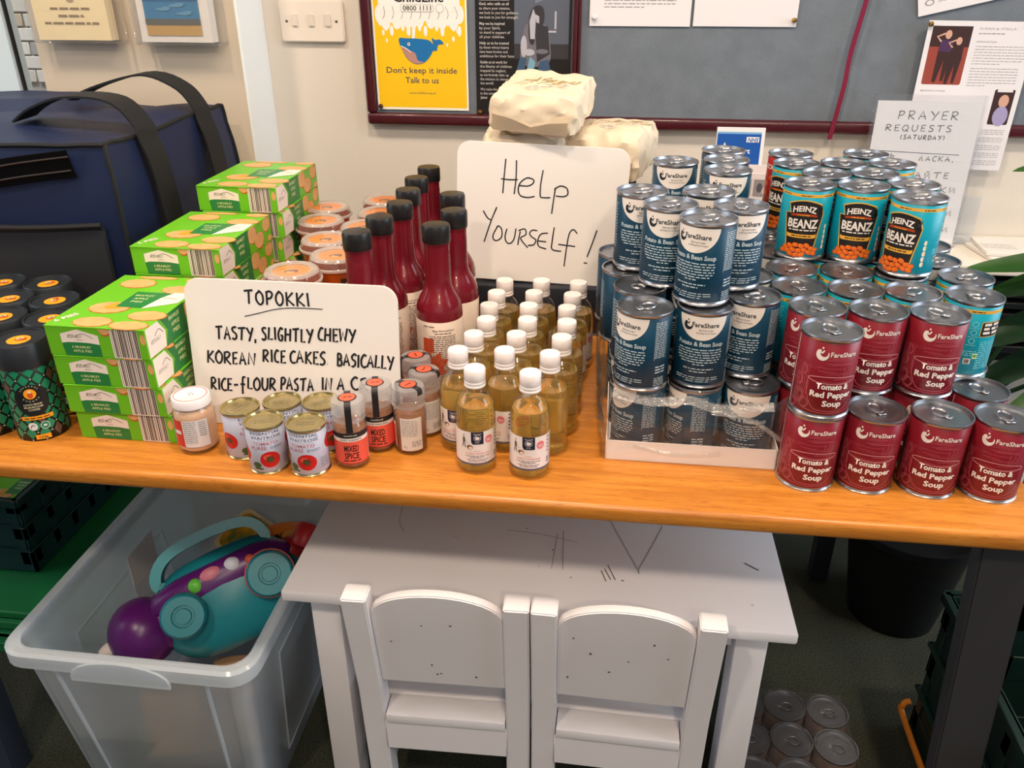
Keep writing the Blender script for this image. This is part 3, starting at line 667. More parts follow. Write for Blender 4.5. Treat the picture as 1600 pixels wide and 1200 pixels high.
def kid_chair(name, label, x, y, rz, W=.268):
    """origin at the middle of the chair's back on the floor, seat runs towards +y"""
    t = thing(name, label, 'chair', (x, y, 0), rz, 'white children\'s chairs tucked under the low table')
    s = .0185; top = .55
    for sx in (-1, 1):
        b = bmesh.new(); X = sx*(W/2-s)
        sec = [(0, .045), (.22, .030), (.34, .022), (top, -.014)]          # rear post leans back as it rises
        rg = [[b.verts.new((X+a*s, yy+c*s, z)) for a, c in ((-1, -1), (1, -1), (1, 1), (-1, 1))] for z, yy in sec]
        for A, B in zip(rg, rg[1:]):
            for k in range(4): b.faces.new((A[k], A[(k+1) % 4], B[(k+1) % 4], B[k]))
        b.faces.new(rg[0][::-1]); b.faces.new(rg[-1]); bmesh.ops.bevel(b, geom=b.edges[:], offset=.0022, segments=2, affect='EDGES')
        obj('rear_leg', b, kid, t)
        obj('front_leg', box(bmesh.new(), X-s, X+s, .235, .235+2*s, 0, .262, .0022, 2), kid, t)
        b = bmesh.new(); box(b, X-.009, X+.009, .045, .24, .205, .258, .001); box(b, X-.009, X+.009, .05, .24, .09, .112, .001)
        obj('side_rail', b, kid, t)
    # arched back panel between the posts
    w2 = W/2-2*s+.001; z0, z1, rise = .352, .507, .052
    out = [(-w2, z0), (w2, z0), (w2, z1)]+[(w2*math.cos(PI*k/16), z1+rise*math.sin(PI*k/16)**.9) for k in range(1, 16)]+[(-w2, z1)]
    b = bmesh.new(); prism(b, out, -.0085, .0085)
    bmesh.ops.bevel(b, geom=[e for e in b.edges if abs(e.verts[0].co.y-e.verts[1].co.y) < 1e-6], offset=.002, segments=2, affect='EDGES')
    for v in b.verts: v.co.y += .022-(v.co.z-.34)*.036/.21
    if name.endswith('a') or True:
        pr = Print(.0004); rn = random.Random(int(x*1000) % 97)
        for _ in range(7): xx, zz = rn.uniform(-.09, .09), rn.uniform(.37, .50); pr.ell(xx, zz, rn.uniform(.0008, .0025), rn.uniform(.001, .003), 1, 1, 7)
        pr.into(b, lambda u, v, w: (u, .0133-(v-.34)*.036/.21-w, v))
    obj('backrest', b, [kid, scuff], t)
    b = bmesh.new(); box(b, -W/2+.0385, W/2-.0385, .006, .05, .264, .282, .0015, 2); box(b, -W/2, W/2, .0505, .282, .264, .282, .002, 2); obj('seat', b, kid, t)
    obj('rear_apron', box(bmesh.new(), -W/2+.036, W/2-.036, .010, .030, .200, .2635, .0015), kid, t)
    obj('front_apron', box(bmesh.new(), -W/2+.036, W/2-.036, .246, .262, .205, .2615, .0015), kid, t)
    return t
kid_chair('childrens_chair', 'white children\'s chair tucked under the low table, the one on the left', -.2155, .892, R(1.5))
kid_chair('childrens_chair', 'white children\'s chair tucked under the low table, the one on the right', .0555, .892, R(-1))

# ================================================================== CLEAR STORAGE BOX WITH TOYS
frost = clear_mat('frosted_polypropylene', (250, 252, 254), gloss=.5, rough=.16, frost=.44, frgb=(226, 232, 238))
frost_rim = clear_mat('frosted_rim', (250, 252, 254), gloss=.5, rough=.14, frost=.62, frgb=(226, 232, 238))
t = thing('storage_box', 'large translucent plastic storage box full of toys on the floor at the left', 'storage box', (-.705, 1.135, 0), R(0))
def boxring(hx, hy, r, z, n=5): return [(x, y, z) for x, y in rrect(2*hx, 2*hy, r, n)]
def loft(b, rings, closed_bottom=False):
    L = [[b.verts.new(p) for p in rg] for rg in rings]
    for A, B in zip(L, L[1:]):
        n = len(A)
        for i in range(n): b.faces.new((A[i], A[(i+1) % n], B[(i+1) % n], B[i]))
    if closed_bottom: b.faces.new(L[0][::-1])
    return L
b = bmesh.new()
loft(b, [boxring(.160, .235, .03, .004), boxring(.165, .24, .03, .01), boxring(.190, .277, .035, .372), boxring(.193, .281, .035, .376), boxring(.193, .281, .035, .396), boxring(.189, .277, .035, .397), boxring(.187, .274, .033, .372), boxring(.161, .236, .028, .014)], True)
b.faces.new([v for v in b.verts if abs(v.co.z-.014) < 1e-6][:0] or [b.verts.new(p) for p in boxring(.161, .236, .028, .014)])
obj('tub', b, frost, t)
b = bmesh.new()
L = loft(b, [boxring(.190, .278, .036, .394), boxring(.203, .291, .04, .399), boxring(.207, .296, .042, .395), boxring(.207, .296, .042, .372), boxring(.204, .293, .04, .372), boxring(.203, .292, .04, .391), boxring(.191, .279, .036, .390)])
for i in range(len(L[0])): b.faces.new((L[-1][i], L[-1][(i+1) % len(L[0])], L[0][(i+1) % len(L[0])], L[0][i]))
obj('rim', b, frost_rim, t)
b = bmesh.new(); prism(b, [(-.08, .362), (.08, .362), (.08, .372)]+[(.08*math.cos(PI*k/10), .372+.032*math.sin(PI*k/10)) for k in range(1, 10)]+[(-.08, .372)], -.3015, -.2975)
obj('handle_flap', b, frost_rim, t)
for x0, z0, x1, z1 in ((-.11, .03, -.125, .36), (.11, .03, .125, .36)):
    b = bmesh.new(); tube(b, [(x0, -.236-(z0)*.11, z0), (x1, -.243-(z1)*.098, z1)], .0035, 6); obj('rib', b, frost_rim, t)
for sx in (-1, 1):
    b = bmesh.new(); pts = [(sx*(.164+.0722*(z-.01)), y, z) for y, z in ((-.14, .05), (-.15, .30), (.15, .30), (.14, .05))]
    tube(b, pts, .003, 6, closed=True); obj('rib', b, frost_rim, t)
b = bmesh.new(); box(b, -.1795, -.1785, .02, .11, .20, .33); obj('label_sheet', b, mat('box_label', (196, 196, 200), .5), t)
# the toys: a teal and purple carry toy on top
teal = mat('toy_teal', (28, 128, 142), .35); purple = mat('toy_purple', (88, 24, 104), .3); teal_dark = mat('toy_teal_dark', (16, 84, 96), .4)
_x = Vector((.80, .55, .22)).normalized(); _y = -Vector((.42, -.75, .62)); _y = (_y-_x*_y.dot(_x)).normalized(); _z = _x.cross(_y)
_toyrot = tuple(Matrix((_x, _y, _z)).transposed().to_euler())
t = thing('toy_creature', 'teal carry toy with a purple head, white horn and ring handle in the storage box', 'toy', (-.655, 1.100, .322), 0, rot=_toyrot)
t.scale = (1.06, 1.06, 1.06)
def blob(b, cx, cy, cz, rx, ry, rz, seg=28, rings=16, mi=0, pw=1.0):
    pr_ = [(math.copysign(abs(math.sin(PI*k/rings))**pw, 1), -math.cos(PI*k/rings)) for k in range(rings+1)]
    return lathe(b, [(max(r, 0) if 0 < k < rings else 0, z) for k, (r, z) in enumerate(pr_)], seg, mi, M=Matrix.Translation((cx, cy, cz)) @ Matrix.Diagonal((rx, ry, rz, 1)))
b = bmesh.new(); blob(b, 0, 0, -.008, .128, .070, .084, pw=.6); obj('body', b, teal, t)
b = bmesh.new(); blob(b, -.148, 0, .002, .055, .058, .058); blob(b, -.11, 0, 0, .03, .045, .05); obj('head', b, purple, t)
b = bmesh.new(); lathe(b, [(.013, 0), (.012, .010), (.007, .020), (0, .024)], 16, M=Matrix.Translation((-.200, 0, .0)) @ Matrix.Rotation(-PI/2, 4, 'Y')); obj('horn', b, mat('toy_white', (226, 214, 208), .4), t)
b = bmesh.new()
path = smoothpts([(-.095, 0, .055), (-.088, 0, .085), (-.05, 0, .104), (.03, 0, .106), (.078, 0, .092), (.09, 0, .055), (.04, 0, .050), (-.04, 0, .050)], 4, True)
L_ = []
for p_, q_ in zip(path, path[1:]+path[:1]): pass
ribbon(b, path+[path[0]], (0, 1, 0), .040, .018); obj('handle', b, mat('toy_teal_light', (44, 146, 158), .35), t)
b = bmesh.new(); blob(b, 0, -.034, .028, .122, .035, .032, pw=.6); obj('sticker_band', b, purple, t)
for x, rr in ((-.07, .036), (.075, .038)):
    M_ = Matrix.Translation((x, -.078, .0)) @ Matrix.Rotation(PI/2, 4, 'X')
    b = bmesh.new(); lathe(b, [(0, .018), (.012, .018), (.013, .014), (.017, .014), (.018, .019), (rr-.004, .019), (rr, .014), (rr, -.02), (rr-.006, -.03), (0, -.03)], 28, M=M_); w_ = obj('wheel', b, teal, t)
b = bmesh.new(); lathe(b, [(.0385, -.004), (.041, -.004), (.041, -.012), (.0385, -.012)], 28, M=Matrix.Translation((.075, -.078, 0)) @ Matrix.Rotation(PI/2, 4, 'X')); obj('wheel_band', b, mat('toy_red', (186, 40, 40), .4), t)
for x, z, a, c_, m_ in ((-.01, .040, .020, .013, 'toy_pink'), (.026, .040, .014, .013, 'toy_pale'), (-.038, .034, .013, .013, 'toy_green'), (.055, .036, .008, .008, 'toy_orange')):
    b = bmesh.new(); blob(b, x, -.062, z, a, .008, c_, 14, 8)
    obj('button', b, mat(m_, {'toy_pink': (206, 120, 140), 'toy_pale': (206, 206, 220), 'toy_green': (96, 190, 60), 'toy_orange': (220, 96, 50)}[m_], .4), t)
# other toys beneath
t = thing('toy_card', 'rounded picture card of a jungle scene at the back of the storage box', 'toy', (-.675, 1.245, .325), 0, rot=(R(22), R(8), R(-28)))
b = bmesh.new(); prism(b, rrect(.125, .10, .02), -.004, .004, axis='z'); obj('card', b, mat('toy_card_edge', (214, 196, 150), .5), t)
b = bmesh.new(); prism(b, rrect(.108, .083, .015), .004, .0048, axis='z'); obj('picture', b, mat('toy_card_green', (92, 110, 40), .5, var=.5, vscale=40, vrgb=(236, 160, 30)), t)
b = bmesh.new(); lathe(b, [(.025, 0), (.060, .004), (.062, .018), (.04, .026), (.022, .022)], 28)
tag(obj('toy_ring', b, mat('toy_amber', (222, 120, 26), .4)), 'orange plastic ring behind the teal toy in the storage box', 'toy').location = (-.592, 1.215, .335)
b = bmesh.new(); blob(b, 0, 0, 0, .024, .024, .022)
tag(obj('toy_ball', b, mat('toy_red', (186, 40, 40), .4)), 'red knob lying beside the orange ring in the storage box', 'toy').location = (-.562, 1.178, .368)
b = bmesh.new(); blob(b, 0, 0, 0, .038, .034, .03)
tag(obj('toy_lump', b, purple), 'purple rounded toy beside the red knob in the storage box', 'toy').location = (-.595, 1.150, .352)
t = thing('toy_hammer', 'yellow-handled toy hammer with a red head leaning at the right of the storage box', 'toy', (-.570, 1.215, .365), 0, rot=(R(50), R(35), R(20)))
b = bmesh.new(); tube(b, [(0, 0, -.05), (0, 0, .06)], .013, 12); obj('handle', b, mat('toy_yellow', (232, 150, 44), .4), t)
b = bmesh.new(); lathe(b, [(0, .022), (.018, .022), (.022, .016), (.022, -.016), (.018, -.022), (0, -.022)], 20, M=Matrix.Translation((0, 0, .072)) @ Matrix.Rotation(PI/2, 4, 'X')); obj('head', b, mat('toy_red'), t)
for nm, lb, loc, sz, m_ in (('toy_block', 'peach toy block pressed against the front of the storage box', (-.71, .955, .165), (.05, .035, .075), mat('toy_peach', (236, 176, 110), .5)),
                        ('toy_block', 'pink and navy toy block low in the front of the storage box', (-.69, .965, .085), (.055, .04, .035), mat('toy_slate', (70, 84, 120), .5)),
                        ('toy_bin', 'pale orange toy tray lying in the right front of the storage box', (-.62, 1.005, .150), (.055, .07, .05), mat('toy_sand', (214, 166, 130), .5))):
    b = bmesh.new(); box(b, -sz[0], sz[0], -sz[1], sz[1], -sz[2], sz[2], .012, 3)
    o = tag(obj(nm, b, m_), lb, 'toy'); o.location = loc; o.rotation_euler = (0, 0, R(12))
b = bmesh.new(); blob(b, 0, 0, 0, .045, .04, .05)
tag(obj('toy_lump', b, mat('toy_mint', (110, 190, 160), .4)), 'mint green rounded toy low in the front of the storage box', 'toy').location = (-.775, .975, .075)

# ================================================================== PLASTIC CRATES
def crate(name, label, loc, rz, W, D, H, m, cat='crate', handle=False, holes=3, solid=True):
    t = thing(name, label, cat, loc, rz)
    th = .006
    obj('base', box(bmesh.new(), -W/2+.012, W/2-.012, -D/2+.012, D/2-.012, 0, .01, .002), m, t)
    for nm, ax, s_ in (('side_wall', 0, -1), ('side_wall', 0, 1), ('end_wall', 1, -1), ('end_wall', 1, 1)):
        L_ = (D if ax == 0 else W); b = bmesh.new()
        def bx(u0, u1, z0, z1, o0, o1, bev=.0015):
            o0, o1 = sorted((s_*o0, s_*o1))
            if ax == 0: box(b, o0, o1, u0, u1, z0, z1, bev)
            else: box(b, u0, u1, o0, o1, z0, z1, bev)
        E_ = (W if ax == 0 else D)/2
        if solid: bx(-L_/2+.008, L_/2-.008, .01, H-.02, E_-.0125, E_-.0085, .0005)
        n = holes+1; bar = .022 if solid else .035; cell = (L_-.05)/n
        bx(-L_/2+.006, L_/2-.006, .0, .06, E_-.014, E_-.006)                     # solid band below
        bx(-L_/2+.006, L_/2-.006, H*.45, H*.62, E_-.014, E_-.006)
        bx(-L_/2+.006, L_/2-.006, H*.80, H, E_-.014, E_-.006)
        for k in range(n+1): c = -L_/2+.025+k*cell; bx(c-bar/2, c+bar/2, .02, H-.01, E_-.014, E_-.006)
        bx(-L_/2, L_/2, H-.018, H, E_-.012, E_+.004); bx(-L_/2, L_/2, H*.62, H*.645, E_-.008, E_+.001); bx(-L_/2, L_/2, H*.30, H*.32, E_-.008, E_+.001)
        obj(nm, b, m, t)
    if handle:
        b = bmesh.new(); tube(b, smoothpts([(-W/2+.004, D/2+.006, .055), (-W/2-.009, D/2+.004, .045), (-W/2-.010, D/2-.03, .030), (-W/2-.010, -D/2+.04, .030), (-W/2-.006, -D/2, .045)], 5), .006, 8)
        obj('handle_bar', b, mat('amber_plastic', (196, 116, 30), .45), t)
    return t
dkgreen = mat('dark_green_plastic', (12, 36, 32), .4)
crate('plastic_crate', 'dark teal green crate at the lower left on a low green one, food box inside', (-1.54, 1.525, .112), R(0), .60, .40, .20, mat('teal_green_plastic', (14, 52, 52), .4), holes=4)
t = crate('plastic_crate', 'low bright green plastic crate under the dark teal green crate at the lower left', (-1.28, 1.46, 0), 0, .56, .54, .10, mat('bright_green_plastic', (28, 110, 62), .4), holes=3)
obj('liner', box(bmesh.new(), -.262, .262, -.252, .252, .012, .108, .003), mat('bright_green_plastic'), t)
crate('plastic_crate', 'dark green plastic crate with an amber handle under the right end of the table', (.885, 1.035, 0), R(0), .50, .40, .34, dkgreen, handle=True)
b = bmesh.new(); lathe(b, [(0, 0), (.095, 0), (.125, .20), (.135, .24), (.140, .245), (.140, .262), (.133, .262), (.127, .24), (0, .235)], 40)
t = thing('plant_pot', 'large black plastic plant pot on the carpet behind the right end of the table', 'plant pot', (.70, 1.57, 0))
obj('pot', b, mat('black_pot', (12, 13, 17), .4), t)
# yellow tape glimpse inside the right crate
b = bmesh.new(); ribbon(b, [(.72, 1.19, .345), (.75, 1.22, .352), (.79, 1.24, .345)], (0, 1, 0), .02, .002)
tag(obj('packing_strap', b, mat('yellow_strap', (196, 186, 40), .5)), 'yellow strap lying over the edge of the dark green crate on the right', 'strap')
b = bmesh.new(); ribbon(b, smoothpts([(-1.075, 1.36, .56), (-1.073, 1.355, .47), (-1.070, 1.35, .425)], 4), (1, 0, 0), .009, .002)
tag(obj('green_tag', b, mat('lime_tag', (92, 196, 50), .5)), 'lime green strap end hanging above the teal green crate', 'strap')

# ================================================================== PLANT
leafm = mat('leaf_green', (62, 112, 44), .38, var=.35, vscale=6, vrgb=(34, 78, 32))
leafd = mat('leaf_dark_green', (36, 72, 40), .4, var=.3, vscale=6, vrgb=(22, 52, 28))
t = thing('potted_palm', 'broad-leaved green house plant growing up behind the right end of the table', 'plant', (.72, 1.66, .236))
def leaf(base, mid, tip, width, m, nm='leaf'):
    P = smoothpts([base, mid, tip], 8); n = len(P); b = bmesh.new(); rows = []
    for i, p in enumerate(P):
        s_ = i/(n-1); tan = (P[min(i+1, n-1)]-P[max(i-1, 0)]).normalized(); side = tan.cross(Vector((0, -.35, 1))).normalized(); up = side.cross(tan).normalized()
        ww = width*max(.02, math.sin(PI*min(1, s_**.8))**.75) if s_ < 1 else 0
        if s_ < .12: ww = width*.06
        rows.append([b.verts.new(p-side*ww/2+up*ww*.16), b.verts.new(p-side*ww/4+up*ww*.05), b.verts.new(p), b.verts.new(p+side*ww/4+up*ww*.05), b.verts.new(p+side*ww/2+up*ww*.16)])
    for A, B in zip(rows, rows[1:]):
        for k in range(4): b.faces.new((A[k], A[k+1], B[k+1], B[k]))
    bmesh.ops.solidify(b, geom=b.faces[:], thickness=.0012)
    return obj(nm, b, m, t)
def rel(x, y, z): return (x-.72, y-1.66, z-.236)
S_ = [(.98, 1.62, .45), (.95, 1.60, .60), (.97, 1.62, .80)]
for i, (bs, md, tp, wd, m_) in enumerate((
    ((.98, 1.62, .95), (.83, 1.50, 1.045), (.655, 1.46, 1.040), .050, leafm), ((.98, 1.55, .86), (.80, 1.42, .902), (.592, 1.40, .886), .070, leafm), ((1.0, 1.60, .72), (.85, 1.46, .86), (.64, 1.42, .832), .085, leafm),
    ((.95, 1.60, .62), (.80, 1.44, .78), (.625, 1.40, .742), .085, leafd), ((.92, 1.60, .55), (.78, 1.45, .70), (.60, 1.40, .610), .060, leafd), ((.95, 1.58, .50), (.80, 1.40, .66), (.66, 1.34, .575), .060, leafm),
    ((.90, 1.62, .45), (.80, 1.45, .60), (.70, 1.33, .540), .055, leafd), ((.95, 1.62, .60), (.90, 1.42, .72), (.74, 1.33, .660), .060, leafm), ((.85, 1.64, .45), (.74, 1.52, .62), (.635, 1.42, .66), .055, leafd),
    ((.98, 1.60, .80), (.95, 1.42, .92), (.80, 1.34, .90), .06, leafm), ((.90, 1.60, .50), (.84, 1.42, .56), (.76, 1.32, .47), .055, leafd))):
    leaf(rel(*bs), rel(*md), rel(*tp), wd, m_)
for bs in ((.98, 1.62, .95), (.98, 1.55, .86), (1.0, 1.6, .72), (.95, 1.6, .62), (.92, 1.6, .5), (.85, 1.64, .45)):
    b = bmesh.new(); tube(b, smoothpts([(-.04, 0, 0), tuple(Vector(rel(*bs))*.5+Vector((-.02, .02, .08))), rel(*bs)], 5), .005, 7); obj('stem', b, leafd, t)
# ================================================================== FOOD
tin = mat('tinplate', (178, 178, 182), .30, 1); tin_dark = mat('tinplate_lid', (156, 158, 164), .36, 1)
HT = .110
def tin_body(h, r, seg=40, lean=.0):
    b = bmesh.new()
    return lathe(b, [(0, .0035), (r-.005, .0035), (r-.0035, 0), (r+.0008, 0), (r+.0012, .0022), (r, .0036), (r-.0004, .006), (r-.0004, h-.006), (r, h-.0036), (r+.0012, h-.002), (r+.0008, h), (r-.001, h), (r-.0016, h-.004)], seg)
def tin_lid(h, r, seg=40):
    z = h-.0045
    return lathe(bmesh.new(), [(r-.0015, h-.001), (r-.0025, z), (r-.006, z+.0006), (r-.0085, z-.0004), (r-.012, z+.0008), (r-.0155, z), (r-.019, z+.0005), (r-.0225, z), (0, z)], seg)
def ring_pull(h):
    b = bmesh.new(); z = h-.0028
    loop = [(.0105*math.cos(a)+.004, .0088*math.sin(a), z+.0022*(1+math.cos(a))/2) for a in [2*PI*k/20 for k in range(20)]]
    tube(b, loop, .0015, 6, closed=True)
    box(b, -.0125, -.003, -.0055, .0055, z-.0012, z+.0006, .0005); lathe(b, [(.0035, 0), (.003, .0014), (0, .0016)], 12, c=(-.0095, 0, z-.0006))
    return b
_tin = {}
def tin_proto(key, name, label, cat, mats, fill, r=.0365, h=HT, pull=True, lidm=None, z0=.0058):
    t = thing(name, label, cat)
    if (r, h) not in _tin:
        a = obj('can_body', tin_body(h, r), tin, t); l = obj('lid', tin_lid(h, r), tin_dark, t, ang=60); _tin[(r, h)] = (a.data, l.data)
    else:
        inst('can_body', _tin[(r, h)][0], t); inst('lid', _tin[(r, h)][1], t)
    if lidm:
        l = t.children[-1] if t.children else None
    if pull:
        if 'p' not in _tin: p = obj('ring_pull', ring_pull(h), tin, t); _tin['p'] = p.data
        else: p = inst('ring_pull', _tin['p'], t)
    b = bmesh.new(); lathe(b, [(r-.0002, z0), (r, z0+.0002), (r, h-z0-.0002), (r-.0002, h-z0)], 48)
    pr = Print(.00011); fill(pr, r, h); pr.into(b, cyl_map(r), cut=.0045, rng=(-.115, .115))
    obj('label', b, mats, t, ang=180)
    return t
cream = mat('label_white', (232, 222, 214), .45)
def logo(p, x, y, s, mi, L):
    """round pip-like mark: thick crescent with a pair of small figures breaking out of the top left"""
    a = ellipse(x, y, .0062*s, .0068*s, 18, 70, 400)+[(x+.0030*s, y+.0005*s)]+ellipse(x+.0013*s, y+.0016*s, .0040*s, .0044*s, 14, 330, 150)[0:14]
    out = ellipse(x, y, .0062*s, .0066*s, 20, 135, 385); inn = ellipse(x+.0014*s, y+.0014*s, .0037*s, .0038*s, 16, 380, 150)
    p.poly(out+inn, mi, L)
    p.stroke([(x-.0030*s, y+.0048*s), (x-.0008*s, y+.0012*s), (x+.0012*s, y+.0046*s)], .0014*s, mi, L, sm=3)
    p.ell(x-.0005*s, y+.0068*s, .0010*s, .0011*s, mi, L, 8)
def lab_teal(p, r, h):
    # mats: 0 teal 1 white 2 dark 3 pale print
    p.poly([(-.033, h-.0062)]+[(-.033*math.cos(PI*k/20), h-.0062-.033*math.sin(PI*k/20)) for k in range(1, 20)]+[(.033, h-.0062)], 1, 1)
    logo(p, -.0185, .0905, 1.05, 2, 2)
    p.text('FareShare', .0045, .0895, .0062, 2, 3, w=.0355, bold=1.3)
    p.text('fighting hunger,', .0060, .0845, .0021, 2, 3, w=.020, al='C'); p.text('tackling food waste', .0060, .0806, .0021, 2, 3, w=.026)
    p.text('Potato & Bean Soup', 0, .0625, .0060, 3, 2, w=.062, bold=1.8)
    for i, f in enumerate((.96, 1, 1, .98, .92, .8, .25)): p.dashes(-.031, .031, .0565-i*.0036, .0014, 3, 2, al='C', fill=f, word=.006)
    for i, f in enumerate((.66, .36)): p.dashes(-.031, .031, .0285-i*.0040, .0014, 3, 2, al='C', fill=f, word=.005)
    for i, f in enumerate((1, .98, .5)): p.dashes(-.031, .031, .0165-i*.0030, .0010, 3, 2, al='C', fill=f, word=.007)
    for s_ in (1,):
        p.rect(.043, .0434, .045, .100, 3, 2); p.rect(.062, .0624, .045, .100, 3, 2)
        for i in range(20): p.dashes(.044, .0615, .0975-i*.0026, .0011, 3, 2, word=.004, fill=.96)
        for i in range(3): p.dashes(.046, .062, .034-i*.004, .0018, 3, 2, word=.006)
        for i in range(5): p.dashes(.045, .062, .018-i*.0026, .0010, 3, 2, word=.004)
    for x0 in (-.060,):
        for i in range(16): p.dashes(x0, x0+.020, .092-i*.0042, .0014, 3, 2, word=.005, fill=.9)
    for x0 in (.080, -.100):
        for i in range(14): p.dashes(x0, x0+.022, .090-i*.0042, .0014, 3, 2, word=.005, fill=.9)
M_teal = [mat('label_teal', (10, 58, 82), .40), cream, mat('label_deep_navy', (24, 38, 50), .4), mat('label_pale_print', (186, 200, 206), .45)]
def lab_red(p, r, h):
    # mats: 0 red 1 white 2 pink 3 dark red 4 faint pink
    o = .004
    logo(p, -.0155+o, .0885, 1.25, 1, 2); p.text('FareShare', .0105+o, .0868, .0062, 1, 3, w=.0330, bold=1.4)
    p.text('Tomato &', .0040+o, .0425, .0076, 1, 4, w=.0410, bold=2.4); p.text('Red Pepper', .0045+o, .0310, .0076, 1, 4, w=.0540, bold=2.4); p.text('Soup', .0060+o, .0190, .0076, 1, 4, w=.0240, bold=2.4)
    # bowl
    p.stroke(ellipse(.004+o, .0545, .032, .0048, 30), .0010, 2, 1, closed=True)
    p.stroke(ellipse(.007+o, .0535, .018, .0018, 20, 180, 360), .0006, 4, 1); p.stroke(ellipse(.012+o, .0555, .009, .0012, 16, 0, 180), .0006, 4, 1)
    p.stroke([(-.028+o, .054), (-.027+o, .034), (-.018+o, .016), (-.008+o, .0125), (.016+o, .0125), (.030+o, .020), (.036+o, .036), (.036+o, .052)], .0009, 4, 1, sm=5)
    p.stroke([(-.030+o, .0115), (0+o, .0090), (.03+o, .0115), (.04+o, .018)], .0008, 4, 1, sm=4)
    # brush streaks above the bowl
    rn = random.Random(2)
    for i in range(16):
        y = .061+i*.0016; x0 = rn.uniform(-.030, .0); L_ = rn.uniform(.012, .036); p.stroke([(x0+o, y), (x0+L_*.5+o, y+rn.uniform(-.0008, .0008)), (x0+L_+o, y)], rn.uniform(.00025, .0005), 4 if i % 4 else 3, 1, sm=2)
    for i in range(9): x = .014+i*.0028; p.stroke([(x+o, .060), (x+.001+o, .066+rn.uniform(0, .010))], .0006, 4, 1)
    # vegetables drawn in fine line at the left
    for cx, cy, a, b_, n_ in ((-.034, .026, .0080, .0100, 3), (-.026, .019, .0075, .0070, 2), (-.037, .048, .0060, .0085, 3), (-.043, .013, .0060, .0060, 2), (-.0315, .063, .0045, .0070, 2)):
        for k in range(n_): p.stroke(ellipse(cx+k*.0008, cy, a*(1-.3*k), b_*(1-.18*k), 16), .0006, 4, 1, closed=True)
    for i in range(8): x = -.044+i*.0028; p.stroke([(x, .030), (x+.002, .045), (x-.001, .060), (x+.002, .072)], .0005, 4, 1, sm=3)
    p.stroke([(.042, .012), (.050, .022), (.044, .034), (.052, .044)], .0007, 4, 1, sm=4)
    p.rect(-.0515, -.0500, .0062, h-.0062, 1, 2)
    for i in range(15): p.dashes(-.078, -.056, .096-i*.0050, .0014, 2, 1, word=.005)
M_red = [mat('label_crimson', (126, 24, 38), .34), cream, mat('label_pink', (206, 138, 142), .45), mat('label_dark_red', (112, 16, 30), .4), mat('label_faint_pink', (182, 84, 96), .45)]
